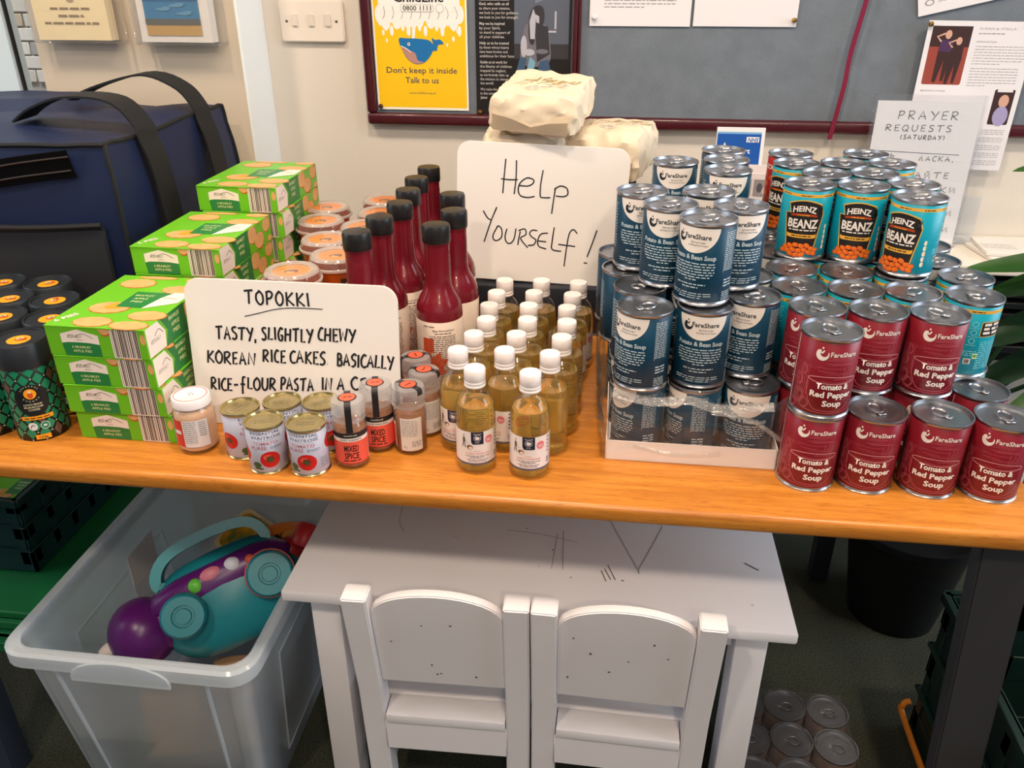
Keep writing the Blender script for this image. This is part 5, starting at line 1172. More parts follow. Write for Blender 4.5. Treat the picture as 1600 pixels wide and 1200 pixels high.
pr.rect(-.043, .043, .0195, .0680, 0, 0); pr.rect(-.043, .043, .0165, .0197, 2, 1)
pr.poly([(-.0085, .0680), (-.0085, .0525), (-.0065, .0490), (.0085, .0490), (.0085, .0680)], 1, 1)
pr.stroke(ellipse(0, .0590, .0048, .0048, 16), .0005, 0, 2, closed=True); pr.ell(0, .0585, .0032, .0026, 0, 2, 12); pr.ell(-.0015, .0605, .0012, .0012, 0, 2, 8)
pr.text('WILLY CHASE', 0, .0642, .0014, 0, 2, w=.011, bold=.8); pr.text('FRUIT', 0, .0512, .0014, 0, 2, w=.006)
pr.ell(.0165, .0550, .0058, .0062, 3, 1, 20); pr.dashes(.0125, .0205, .0570, .0010, 6, 2, word=.003); pr.dashes(.0130, .0200, .0548, .0010, 0, 2, word=.003); pr.dashes(.0135, .0195, .0526, .0010, 0, 2, word=.003)
pr.ell(-.0190, .0620, .0009, .0012, 1, 1, 8); pr.poly([(-.0208, .0590), (-.0175, .0590), (-.0172, .0520), (-.0208, .0520)], 5, 1); pr.stroke([(-.0195, .0525), (-.0215, .0435)], .0011, 1, 2); pr.stroke([(-.0185, .0525), (-.0168, .0432)], .0011, 1, 2); pr.stroke([(-.0180, .0575), (-.0150, .0520), (-.0120, .0500)], .0004, 1, 2, sm=3)
pr.ell(-.0105, .0445, .0044, .0036, 4, 1, 16); pr.ell(-.0095, .0435, .0026, .0020, 0, 2, 12); pr.ell(-.0125, .0460, .0018, .0016, 5, 3, 10)
pr.text('RAW', 0, .0375, .0019, 3, 2, w=.0085); pr.text('SUSHI VINEGAR', 0, .0335, .0023, 6, 2, w=.033)
for i, f in enumerate((1, .6, .85, .7)): pr.dashes(-.017, .017, .0302-i*.0024-(i > 1)*.0010, .0010, 2, 2, al='C', fill=f, word=.0035)
for i in range(5): pr.ell(.0290, .0640-i*.0055, .0013, .0016, 1, 2, 8)
pr.barcode(.0268, .0310, .0240, .0330, 2, 2, 6)
for i in range(19): pr.dashes(.0320, .0425, .0655-i*.0024, .0009, 2, 2, word=.003, fill=.95)
pr.into(b, cyl_map(rr), cut=.0035, rng=(-.0435, .0435))
obj('label', b, [mat('vin_label_white', (232, 220, 216), .5), mat('vin_navy', (28, 34, 58), .4), mat('vin_grey', (92, 88, 104), .5), mat('vin_pink', (226, 128, 134), .45), mat('vin_tan', (170, 110, 66), .45), mat('vin_olive', (92, 86, 50), .45), mat('vin_red', (206, 84, 84), .45)], t, ang=180)
RV = [[(-.165, .956), (-.091, .951)], [(-.197, 1.010), (-.133, 1.016), (-.070, 1.012)], [(-.184, 1.066), (-.123, 1.072), (-.058, 1.069)], [(-.174, 1.122), (-.113, 1.128), (-.054, 1.126)], [(-.178, 1.178), (-.117, 1.184), (-.057, 1.182)], [(-.174, 1.234), (-.114, 1.240), (-.052, 1.238)], [(-.168, 1.290), (-.107, 1.296), (-.045, 1.294)]]
rot = {(0, 0): 13, (0, 1): 3, (1, 0): -10, (1, 1): -40, (1, 2): -95, (2, 2): -80, (2, 0): 30, (2, 1): 100}
flatv = [(i, j) for i, r_ in enumerate(RV) for j in range(len(r_))]
posv = relax([RV[i][j] for i, j in flatv], .0553)
ordn = ('front', 'second', 'third', 'fourth', 'fifth', 'sixth', 'rearmost')
for (i, j), (x, y) in zip(flatv, posv):
    if i == 0: lb = 'white-capped vinegar bottle nearest the table edge, %s one of the front pair' % ('left', 'right')[j]
    else: lb = 'white-capped vinegar bottle in the %s column, %s row from the front' % (('left', 'middle', 'right')[j], ordn[i])
    place(t, (x, y, TT), R(rot.get((i, j), 60+37*i+50*j)), lb, 'vinegar bottles')

# ------------------------------------------------------------------ red sauce bottles
t = thing('sauce_bottle', '', 'bottle'); saucem = mat('maroon_plastic', (112, 18, 32), .24, coat=.3)
b = bmesh.new(); lathe(b, [(0, .002), (.030, .002), (.0335, 0), (.0355, .003), (.0360, .010), (.0360, .140), (.0355, .150), (.0335, .160), (.0285, .1705), (.0235, .179), (.0207, .188), (.0197, .200), (.0190, .252), (.0205, .2530), (.0205, .2545), (.0190, .2555), (.0185, .257)], 40)
pr = Print(.0003); pr.text('COSTA', .0, .0, .0055, 0, 2, w=.040, bold=2)
pr.into(b, lambda u, v, w: ((.0193+w)*math.sin((v+.018)/.0193+.35), -(.0193+w)*math.cos((v+.018)/.0193+.35), .222-u*1.0 if False else .222+u), cut=.004, rng=(-.025, .025))
obj('bottle', b, saucem, t)
b = bmesh.new(); lathe(b, [(.0205, .2548), (.0212, .256), (.0212, .2765), (.0200, .2800), (.0175, .2805), (0, .2805)], 36); obj('cap', b, mat('black_cap', (30, 28, 30), .35), t)
b = bmesh.new(); lathe(b, [(.0361, .018), (.0363, .0182), (.0363, .1378), (.0361, .138)], 44)
pr = Print(.00012); pr.text('Maple Flavoured Sauce', .004, .1235, .0032, 2, 2, w=.034, bold=.5); pr.dashes(-.028, -.010, .1305, .0016, 2, 2, word=.006); pr.dashes(-.010, .016, .1195, .0013, 2, 2, word=.004)
for i in range(26): pr.dashes(-.018, .024, .115-i*.0032, .0012, 2, 3, word=.005, fill=.97)
lf = [(0, .050), (.004, .036), (.014, .040), (.012, .030), (.030, .034), (.026, .022), (.036, .016), (.020, .004), (.024, -.006), (.004, -.002), (.002, -.020)]
lf = lf+[(-x, y) for x, y in lf[::-1]]
for cx, cy, s_, a in ((-.014, .050, 1.5, 25), (.052, .040, 1.1, -20), (-.070, .05, 1.2, 10)):
    ca, sa = math.cos(R(a)), math.sin(R(a)); pr.poly([(cx+s_*(x*ca-y*sa)*.62, cy+s_*(x*sa+y*ca)*.62) for x, y in lf], 1, 1)
pr.rect(-.030, -.012, .088, .112, 1, 1)
pr.into(b, cyl_map(.0363), cut=.0045, rng=(-.113, .113))
obj('label', b, [mat('sauce_label', (214, 196, 182), .5), mat('maple_orange', (214, 84, 44), .45), mat('sauce_print', (94, 70, 66), .5)], t, ang=180)
SB = [((-.253, 1.160), 14, 'maroon sauce bottle with a black cap, nearest, showing its maple leaf label'), ((-.241, 1.240), -14, 'maroon sauce bottle right behind the nearest one, beside the vinegar bottles'),
      ((-.359, 1.113), 25, 'maroon sauce bottle at the left front, directly behind the Topokki sign'), ((-.347, 1.192), 20, 'maroon sauce bottle second from the front in the left line'), ((-.336, 1.275), 16, 'maroon sauce bottle third from the front in the left line'),
      ((-.342, 1.360), 14, 'maroon sauce bottle fourth from the front in the left line'), ((-.347, 1.446), 14, 'maroon sauce bottle fifth from the front in the left line'), ((-.343, 1.532), 14, 'rearmost maroon sauce bottle, at the end of the left line near the wall'), ((-.262, 1.340), 0, 'maroon sauce bottle mostly hidden behind the left edge of the Help Yourself board')]
for (x, y), (q, rz, lb) in zip(relax([s_[0] for s_ in SB], .0735), SB): place(t, (x, y, TT), R(rz), lb, 'maroon sauce bottles')

# ------------------------------------------------------------------ coffee tins
t = thing('coffee_tin', '', 'tin')
HC, RC = .150, .0355
b = bmesh.new(); lathe(b, [(0, .0015), (RC-.002, .0015), (RC, .0), (RC, .114), (RC-.001, .1145), (RC-.001, .118)], 44)
pr = Print(.00012)
for row_ in range(9):
    for k in range(12):
        u = -.104+k*.0186+(row_ % 2)*.0093; v = .0015+row_*.0121
        Q = lambda a, c: [(u, v+.0117-c), (u+a, v+.0117), (u, v+.0117+c), (u-a, v+.0117)] if v+.0117+c < .1145 and v+.0117-c > 0 else [(u, max(.0006, v+.0117-c)), (u+a, min(.110, v+.0117)), (u, min(.1145, v+.0117+c)), (u-a, min(.110, v+.0117))]
        pr.poly(Q(.0088, .0113), 2, 1)
        if (k*3+row_*5) % 7 == 0: pr.poly(Q(.0058, .0105), 4, 2); pr.stroke([(u, v+.003), (u, min(.113, v+.019))], .0006, 3, 3)
        else: pr.poly(Q(.0074, .0092), 1, 2); pr.ell(u, v+.0006, .0012, .0012, 5, 3, 6)
pr.ell(.002, .066, .0225, .0255, 3, 5, 30); pr.ell(.002, .0765, .0080, .0080, 6, 6, 18); pr.ell(.002, .0745, .0036, .0048, 7, 7, 12); pr.ell(.002, .0800, .0024, .0024, 8, 7, 10)
for k, ch in enumerate('CHEERFUL'): a = R(150-k*17); pr.text(ch, .002+.0115*math.cos(a), .0762+.0115*math.sin(a), .0022, 5, 6, rot=math.degrees(a)-90, bold=1)
for k, ch in enumerate('BUDDHA'): a = R(222+k*19); pr.text(ch, .002+.0137*math.cos(a), .0775+.0137*math.sin(a), .0022, 5, 6, rot=math.degrees(a)+90, bold=1)
pr.text("LION'S MANE", .002, .0585, .0028, 5, 6, w=.024, bold=1.2); pr.text('MUSHROOM', .002, .0542, .0028, 5, 6, w=.024, bold=1.2); pr.text('COFFEE', .002, .0499, .0028, 5, 6, w=.015, bold=1.2)
pr.rect(-.018, .024, .0350, .0410, 6, 5); pr.dashes(-.014, .020, .0370, .0016, 3, 6, word=.005)
pr.ell(-.006, .0245, .0062, .0066, 9, 5, 18); pr.stroke([(-.009, .022), (-.006, .027), (-.003, .025)], .001, 3, 6, sm=3); pr.ell(.010, .0245, .0062, .0066, 1, 5, 18); pr.stroke(ellipse(.010, .0245, .0056, .0060, 16), .0008, 9, 6, closed=True); pr.ell(.010, .0245, .0025, .0018, 9, 6, 10)
pr.rect(-.006, .014, .0030, .0105, 6, 5); pr.text('150g', .004, .0045, .0036, 3, 6, w=.011, bold=1)
pr.into(b, cyl_map(RC), cut=.0045, rng=(-.1115, .1115))
obj('tube', b, [mat('coffee_black', (20, 30, 30), .4), mat('coffee_green', (30, 128, 92), .4), mat('coffee_dark', (18, 34, 34), .45), mat('coffee_ink', (18, 26, 30), .4), mat('coffee_brown', (110, 78, 62), .45), mat('coffee_cream', (196, 190, 160), .45), mat('coffee_orange', (234, 156, 34), .4), mat('coffee_red', (196, 78, 30), .4), mat('coffee_skin', (226, 200, 150), .4), mat('coffee_white', (210, 214, 220), .4)], t, ang=180)
obj('lid', lathe(bmesh.new(), [(RC-.0005, .1135), (RC+.0012, .1140), (RC+.0014, .1150), (RC+.0014, .1485), (RC+.0004, HC), (RC-.0012, HC), (RC-.0020, .1465), (0, .1465)], 48), mat('lid_charcoal', (34, 38, 44), .42), t)
b = bmesh.new(); lathe(b, [(0, .1468), (.0155, .1468), (.0158, .1466)], 28); pr = Print(.0002)
pr.ell(.003, 0, .0085, .0055, 2, 1, 16); pr.ell(.002, .002, .0052, .0042, 1, 2, 14); pr.ell(.002, .001, .0030, .0022, 3, 3, 10); pr.ell(.0075, -.002, .0035, .0030, 2, 3, 10)
pr.into(b, lambda u, v, w: (u, v, .1470+w)); obj('round_sticker', b, [mat('coffee_orange'), mat('coffee_skin'), mat('coffee_red'), mat('coffee_grey', (120, 112, 96), .5)], t, smooth=False)
CT = [((-.822, .975), 27, 'charcoal-lidded green patterned coffee tin, the near one with its whole label in view'), ((-.900, .975), 0, 'charcoal-lidded coffee tin at the far left edge of the table front, mostly cut off'), ((-.826, 1.053), 30, 'charcoal-lidded coffee tin directly behind the near labelled one'), ((-.903, 1.050), 10, 'charcoal-lidded coffee tin at the left edge, second row'),
      ((-.863, 1.122), 120, 'charcoal-lidded coffee tin in the third row, beside the apple pie boxes'), ((-.940, 1.120), 20, 'charcoal-lidded coffee tin at the left edge, third row'), ((-.921, 1.192), 60, 'charcoal-lidded coffee tin in the rear row against the navy bag, right one'), ((-1.000, 1.188), 0, 'charcoal-lidded coffee tin in the rear row against the navy bag, left one')]
for (x, y), (q, rz, lb) in zip(relax([c[0] for c in CT], .0745), CT): place(t, (x, y, TT), R(rz), lb, 'charcoal-lidded coffee tins')

# ------------------------------------------------------------------ apple pie boxes
t = thing('pie_box', '', 'box'); BW, BD, BH = .147, .203, .0448
M_pie = [mat('pie_green', (106, 184, 36), .32), mat('pie_dark_green', (38, 122, 62), .35), mat('pie_white', (236, 222, 212), .4), mat('pie_tan', (226, 170, 110), .45, var=.18, vscale=60), mat('pie_crust', (178, 92, 36), .5), mat('pie_ink', (60, 52, 50), .5), mat('pie_cream_text', (206, 214, 150), .4), mat('pie_filling', (202, 152, 40), .4)]
b = bmesh.new(); box(b, -BW/2, BW/2, 0, BD, 0, BH, .0006)
def pie(p, x, y, a, b_, L, cut=None):
    a *= 1.1; b_ *= 1.1; e = ellipse(x, y, a, b_, 26); p.poly([(q[0]*1+0, q[1]) for q in e], 4, L)
    n = 22; p.poly([(x+a*(.93+.05*(k % 2))*math.cos(2*PI*k/n)-.001, y+b_*(.90+.07*(k % 2))*math.sin(2*PI*k/n)+b_*.06) for k in range(n)], 3, L+.3)
    if cut: p.poly([(x, y+b_*.9), (x-a*.35, y+b_*.1), (x-a*.1, y-b_*.25), (x+a*.55, y), (x+a*.6, y+b_*.7)], 7, L+.6)
pr = Print(.00016)                                                        # top face, v runs back
W2 = BW/2
pie(pr, -.012, .018, .026, .016, 1); pie(pr, .045, .012, .026, .014, 1); pie(pr, -.018, .070, .028, .020, 1, True); pie(pr, .052, .048, .026, .016, 1); pie(pr, .048, .150, .026, .016, 1); pie(pr, -.030, .168, .026, .018, 1); pie(pr, -.012, .196, .030, .006, 1); pie(pr, .056, .192, .018, .010, 1)
pr.poly([(-.012, .075), (.030, .075), (.030, .085), (.034, .135), (-.012, .135)], 1, 2.2)
pr.poly([(.028, .072), (.040, .080), (W2-.003, .100), (W2-.003, .138), (.046, .138), (.036, .115)], 2, 2.4)
pr.poly([(.010, .075), (.030, .075), (.046, .096), (.058, .135), (.010, .135)], 1, 2.2)
for i in range(3): pr.text(('BRAMLEY', 'APPLE', 'PIES')[i], .008, .118-i*.012, .0062, 6, 3, rot=0, w=(.030, .022, .018)[i], bold=.8)
write(pr, 'ROWAN', .040, .112, .006, .0005, 5, 3, w=.022, slant=.3)
pr.text('6 PIES', -.054, .026, .009, 2, 3, rot=62, w=.034, bold=1.8)
pr.into(b, lambda u, v, w: (u, v, BH+w))
pr = Print(.00016)                                                        # front end: gabled badge, green plate, barcode
pr.poly([(-.052, .0170), (-.052, .0330), (-.026, .0405), (.004, .0325), (.004, .0170)], 2, 1)
pr.poly([(-.050, .0010), (-.052, .0190), (-.044, .0208), (-.026, .0212), (-.010, .0208), (.004, .0190), (.004, .0010)], 1, 2)
write(pr, 'ROWAN', -.042, .0275, .0050, .0006, 5, 2, w=.020, slant=.35); pr.stroke([(-.030, .0300), (-.018, .0345), (-.004, .0280)], .0007, 5, 2, sm=4); pr.text('BAKERY', -.024, .0240, .0014, 5, 2, w=.010)
pr.text('6 BRAMLEY', -.024, .0125, .0036, 6, 3, w=.028, bold=1); pr.text('APPLE PIES', -.024, .0065, .0036, 6, 3, w=.028, bold=1)
pr.rect(.022, .062, .0005, .0440, 2, 1)
rn = random.Random(3); x = .024
while x < .060: w_ = rn.choice((.0006, .0010, .0018)); pr.rect(x, x+w_, .0020, .0430, 5, 2); x += w_+rn.choice((.0008, .0012, .0018))
pr.ell(.0155, .0440, .010, .012, 4, .4, 18, 180, 360); pr.ell(.0145, .0445, .009, .010, 3, .7, 18, 180, 360); pr.ell(.069, .030, .004, .008, 3, .7, 12)
pr.into(b, lambda u, v, w: (u, -w, v))
pr = Print(.00016)                                                        # right-hand long side, u runs back
pr.poly([(.002, .0015), (.046, .0015), (.050, .0240), (.034, .0440), (.002, .0440)], 2, 1); write(pr, 'ROWAN', .010, .018, .006, .0005, 5, 2, w=.024, slant=.35); pr.stroke([(.022, .027), (.034, .033), (.044, .024)], .0009, 5, 2, sm=4)
pr.poly([(.042, .0440), (.056, .0225), (.046, .0005), (.108, .0005), (.108, .0440)], 1, 1.5)
for i in range(3): pr.text(('BRAMLEY', 'APPLE', 'PIES')[i], .078, .0330-i*.0105, .0058, 6, 2.5, w=(.030, .022, .018)[i], bold=.8)
pie(pr, .124, .030, .016, .014, 1); pie(pr, .150, .014, .018, .013, 1); pie(pr, .184, .032, .015, .012, 1); pie(pr, .192, .006, .008, .005, 1)
pr.into(b, lambda u, v, w: (BW/2+w, u, v))
pr = Print(.00016); pie(pr, .03, .02, .02, .014, 1); pie(pr, .10, .022, .02, .014, 1); pie(pr, .17, .02, .02, .014, 1); pr.into(b, lambda u, v, w: (-BW/2-w, BD-u, v))
obj('carton', b, M_pie, t, smooth=False)
b = bmesh.new(); box(b, -BW/2+.001, BW/2-.001, -.0010, -.0003, BH-.0012, BH-.0002); obj('flap_edge', b, mat('pie_green'), t, smooth=False)
sx = [(-.682, .9605), (-.686, .9560), (-.690, .9560), (-.6915, .9555)]
pos4 = ('lowest', 'second from the bottom', 'third from the bottom', 'topmost')
for k in range(4): place(t, (sx[k][0]+.002, sx[k][1], TT+k*.0452), R((0, .5, -.3, -1)[k]), 'green apple pie box in the nearest stack by the Topokki sign, %s' % pos4[k], 'green apple pie boxes')
for k in range(5): place(t, (-.672+(.003, -.002, .002, 0, -.001)[k], 1.1675, TT+k*.0452), R((0, .4, -.5, .3, -.5)[k]), 'green apple pie box in the middle stack, %s' % ('lowest', 'second from the bottom', 'third from the bottom', 'second from the top', 'topmost')[k], 'green apple pie boxes')
for k in range(6): place(t, (-.655+(.002, .0, .003, -.002, .004, -.002)[k], 1.3775, TT+k*.0452), R((0, .3, -.4, .5, 1, -1)[k]), 'green apple pie box in the rearmost stack by the wall, %s' % ('lowest', 'second from the bottom', 'third from the bottom', 'third from the top', 'second from the top', 'topmost')[k], 'green apple pie boxes')
for k in range(2): place(t, (-1.338, 1.346, .1235+k*.0452), 0, 'green apple pie box hidden under another one in the teal green crate', 'green apple pie boxes')
place(t, (-1.338, 1.346, .1235+2*.0452), 0, 'green apple pie box lying in the teal green crate at the lower left', 'green apple pie boxes')

# ------------------------------------------------------------------ orange snack cups in two layers
t = thing('snack_cup', '', 'cup'); HU = .098
obj('cup', lathe(bmesh.new(), [(0, .002), (.030, .002), (.032, 0), (.0325, .003), (.0425, .078), (.0432, .080)], 36), mat('cup_orange', (206, 92, 26), .25, coat=.4, var=.25, vscale=20), t)
b = bmesh.new(); pr = Print(.0002); pr.rect(.012, .036, .030, .066, 0, 0); pr.ell(.024, .050, .007, .011, 1, 1, 12); pr.dashes(.015, .033, .035, .002, 2, 1, word=.005)
pr.into(b, lambda u, v, w: ((.0330+v*.128+w)*math.sin(u/.04), -(.0330+v*.128+w)*math.cos(u/.04), v), cut=.004, rng=(-.04, .04)); obj('label', b, [mat('cup_label', (70, 40, 34), .5), mat('cup_label_cream', (214, 180, 140), .5), mat('cup_label_white', (220, 210, 200), .5)], t)
obj('dome_lid', lathe(bmesh.new(), [(.0425, .078), (.0465, .0785), (.0470, .081), (.0455, .0825), (.0445, .086), (.0425, .0935), (.0400, .0970), (.0370, HU), (.0355, .0965), (0, .0965)], 40), clear_mat('dome_clear', gloss=.7, rough=.07, frost=.12, frgb=(236, 228, 222)), t)
obj('lid_ring', lathe(bmesh.new(), [(.0290, .0948), (.0352, .0955), (.0372, .0972), (.0402, .0962), (.0428, .0925)], 40), clear_mat('ring_frost', gloss=.6, rough=.1, frost=.75, frgb=(236, 226, 220)), t)
obj('rim_band', lathe(bmesh.new(), [(.0430, .0772), (.0468, .0778), (.0474, .0805), (.0468, .0822), (.0450, .0826)], 40), clear_mat('ring_frost'), t)
b = bmesh.new(); lathe(b, [(0, .0935), (.0295, .0935), (.030, .0925)], 36); pr = Print(.0002)
pr.ell(0, -.004, .0105, .0080, 1, 1, 20); pr.ell(0, -.007, .0070, .0050, 2, 2, 16); pr.ell(.003, -.001, .0085, .0045, 1, 3, 14)
for k, ch in enumerate('BELLA LOVES'):
    a = R(160-k*13.5)
    if ch != ' ': pr.text(ch, .0185*math.cos(a), .0185*math.sin(a)-.003, .0036, 1, 2, rot=math.degrees(a)-90, bold=1)
pr.into(b, lambda u, v, w: (u, v, .0937+w)); obj('inner_disc', b, [mat('disc_orange', (248, 140, 22), .4), mat('disc_ink', (48, 36, 32), .4), mat('disc_gold', (250, 176, 70), .4)], t, smooth=False)
CU = [((-.490, 1.178), 'orange snack cup nearest, its whole lid logo showing above the Topokki sign'), ((-.446, 1.262), 'orange snack cup on the upper layer, second nearest, beside the first sauce bottle'), ((-.488, 1.345), 'orange snack cup on the upper layer, third back, in the middle'), ((-.452, 1.428), 'orange snack cup on the upper layer, fourth back, behind the sauce bottles'),
      ((-.530, 1.455), 'orange snack cup on the upper layer beside the rear pie boxes, its orange wall showing'), ((-.440, 1.522), 'orange snack cup on the upper layer, right one of the second row from the rear'), ((-.553, 1.545), 'orange snack cup on the upper layer, left one of the rearmost pair'), ((-.456, 1.615), 'orange snack cup on the upper layer, right one of the rearmost pair by the wall')]
pc = relax([c[0] for c in CU], .0945)
for (x, y), (q, lb) in zip(pc, CU): place(t, (x, y, TT+HU+.0006), R(8), lb, 'orange snack cups')
for k, (x, y) in enumerate(pc): place(t, (x, y, TT), R(20), 'orange snack cup in the lower layer, hidden under the upper cups' if k != 4 else 'orange snack cup in the lower layer, at its left edge beside the pie boxes', 'orange snack cups')

# ------------------------------------------------------------------ the two white boards
wb = mat('whiteboard_enamel', (232, 226, 222), .16, coat=.5); marker = mat('black_marker', (26, 26, 30), .45)
def wboard(name, label, w_, h_, loc, rot, fill, th=.0035):
    t = thing(name, label, 'sign', loc, 0, rot=rot)
    b = bmesh.new(); out = rrect(w_, h_, .024, 7, 0, h_/2); prism(b, out, 0, th)
    bmesh.ops.bevel(b, geom=[e for e in b.edges if abs(e.verts[0].co.y-e.verts[1].co.y) < 1e-6], offset=.0008, segments=2, affect='EDGES')
    obj('board', b, wb, t)
    pr = Print(.00025); fill(pr); b = bmesh.new(); pr.into(b, plane_map((0, -.0001, 0), (1, 0, 0), (0, 0, 1)))
    obj('handwriting', b, marker, t, smooth=False)
def f1(p):
    # board is .31 wide, .246 high, x from -.155
    write(p, 'TOPOKKI', -.066, .189, .0200, .0030, 0, 1, slant=-.04, w=.096, seed=2)
    p.stroke([(-.069, .1705), (-.048, .176), (-.02, .1835), (.010, .1865), (.048, .1865)], .0013, 0, 1, sm=5)
    for ln, x, y, w_, sd in (('TASTY,', -.116, .135, .062, 3), ('SLIGHTLY', -.046, .137, .076, 4), ('CHEWY', .038, .140, .055, 5), ('KOREAN', -.133, .097, .073, 6), ('RICE', -.047, .103, .034, 7), ('CAKES.', -.006, .104, .058, 8), ('BASICALLY', .064, .103, .083, 9),
                             ('RICE-', -.132, .055, .042, 10), ('fLOUR', -.088, .0585, .056, 11), ('PASTA', -.024, .061, .050, 12), ('IN', .038, .065, .016, 13), ('A', .062, .066, .011, 14), ('CR', .083, .067, .026, 15), ('ON', -.108, .014, .022, 16)):
        write(p, ln, x, y, .0190, .0031, 0, 1, w=w_, seed=sd, slant=.06, jit=.035)
wboard('handwritten_sign', 'white board with rounded corners reading Topokki, leaning on the boxes at the left', .314, .224, (-.444, 1.022, TT+.0005), (R(-7), 0, R(0)), f1)
def f2(p):
    S = lambda pts, sm=6, wd=.0023: p.stroke([((x/1440*300+700-847)*.0011, ((1200-y)/1200*250-14)*.00121) for x, y in pts], wd, 0, 1, sm=sm)
    for pts, sm in (([(420, 262), (412, 380), (405, 500)], 3), ([(503, 268), (505, 380), (495, 503)], 3), ([(388, 400), (450, 404), (520, 400)], 3),
                    ([(535, 440), (600, 440), (638, 420), (640, 395), (590, 385), (540, 420), (525, 470), (545, 510), (600, 520), (655, 510)], 5), ([(712, 325), (698, 430), (700, 505), (725, 515), (778, 512)], 5),
                    ([(815, 440), (805, 520), (795, 625)], 3), ([(805, 455), (850, 428), (900, 440), (912, 480), (880, 500), (820, 498)], 5),
                    ([(255, 632), (290, 680), (318, 695)], 4), ([(362, 600), (320, 700), (268, 855)], 3), ([(372, 740), (340, 800), (345, 835), (375, 840), (408, 810), (405, 755), (380, 735), (365, 745)], 5),
                    ([(448, 750), (435, 810), (450, 850), (480, 855), (508, 820), (520, 745)], 5), ([(555, 765), (545, 820), (540, 865)], 3), ([(540, 760), (590, 745), (600, 785), (560, 815), (620, 880)], 5),
                    ([(690, 752), (650, 750), (630, 775), (650, 800), (682, 820), (665, 855), (620, 862)], 5), ([(775, 765), (720, 775), (697, 825), (710, 865), (768, 880)], 5), ([(700, 825), (765, 828)], 2),
                    ([(822, 720), (812, 820), (815, 880), (888, 890)], 4), ([(1005, 755), (975, 728), (945, 755), (930, 850), (918, 1000)], 5), ([(862, 840), (930, 845), (995, 848)], 3), ([(1158, 722), (1125, 830), (1095, 920)], 3), ([(1072, 962), (1085, 965), (1100, 962)], 2)):
        S(pts, sm)
wboard('handwritten_sign', 'white board reading Help Yourself, standing above the vinegar bottles', .305, .247, (-.128, 1.440, TT+.0935), (R(-5), R(1.6), 0), f2)

# ------------------------------------------------------------------ dark boxes and flour bags behind the Help Yourself board
navyb = mat('navy_box', (24, 28, 38), .5)
t = thing('storage_carton', 'low navy box behind the vinegar bottles on which the Help Yourself board stands', 'box', (-.123, 1.49, TT))
b = bmesh.new(); box(b, -.145, .145, -.070, .020, 0, .091, .003, 2); obj('carton', b, navyb, t)
b = bmesh.new(); box(b, -.145, .145, -.0715, -.0700, .001, .004); obj('base_strip', b, mat('strip_grey', (96, 96, 100), .4), t)
t = thing('storage_carton', 'taller navy box carrying the flour bags behind the Help Yourself board', 'box', (-.105, 1.59, TT))
b = bmesh.new(); box(b, -.150, .150, -.075, .10, 0, .262, .004, 2); obj('carton', b, navyb, t)
b = bmesh.new(); box(b, -.146, .146, -.071, .096, .2625, .2655, .001); obj('lid_flap', b, mat('navy_box_top', (34, 38, 48), .5), t)
bagm = mat('flour_paper', (226, 208, 182), .6, bump=.5, bscale=24)
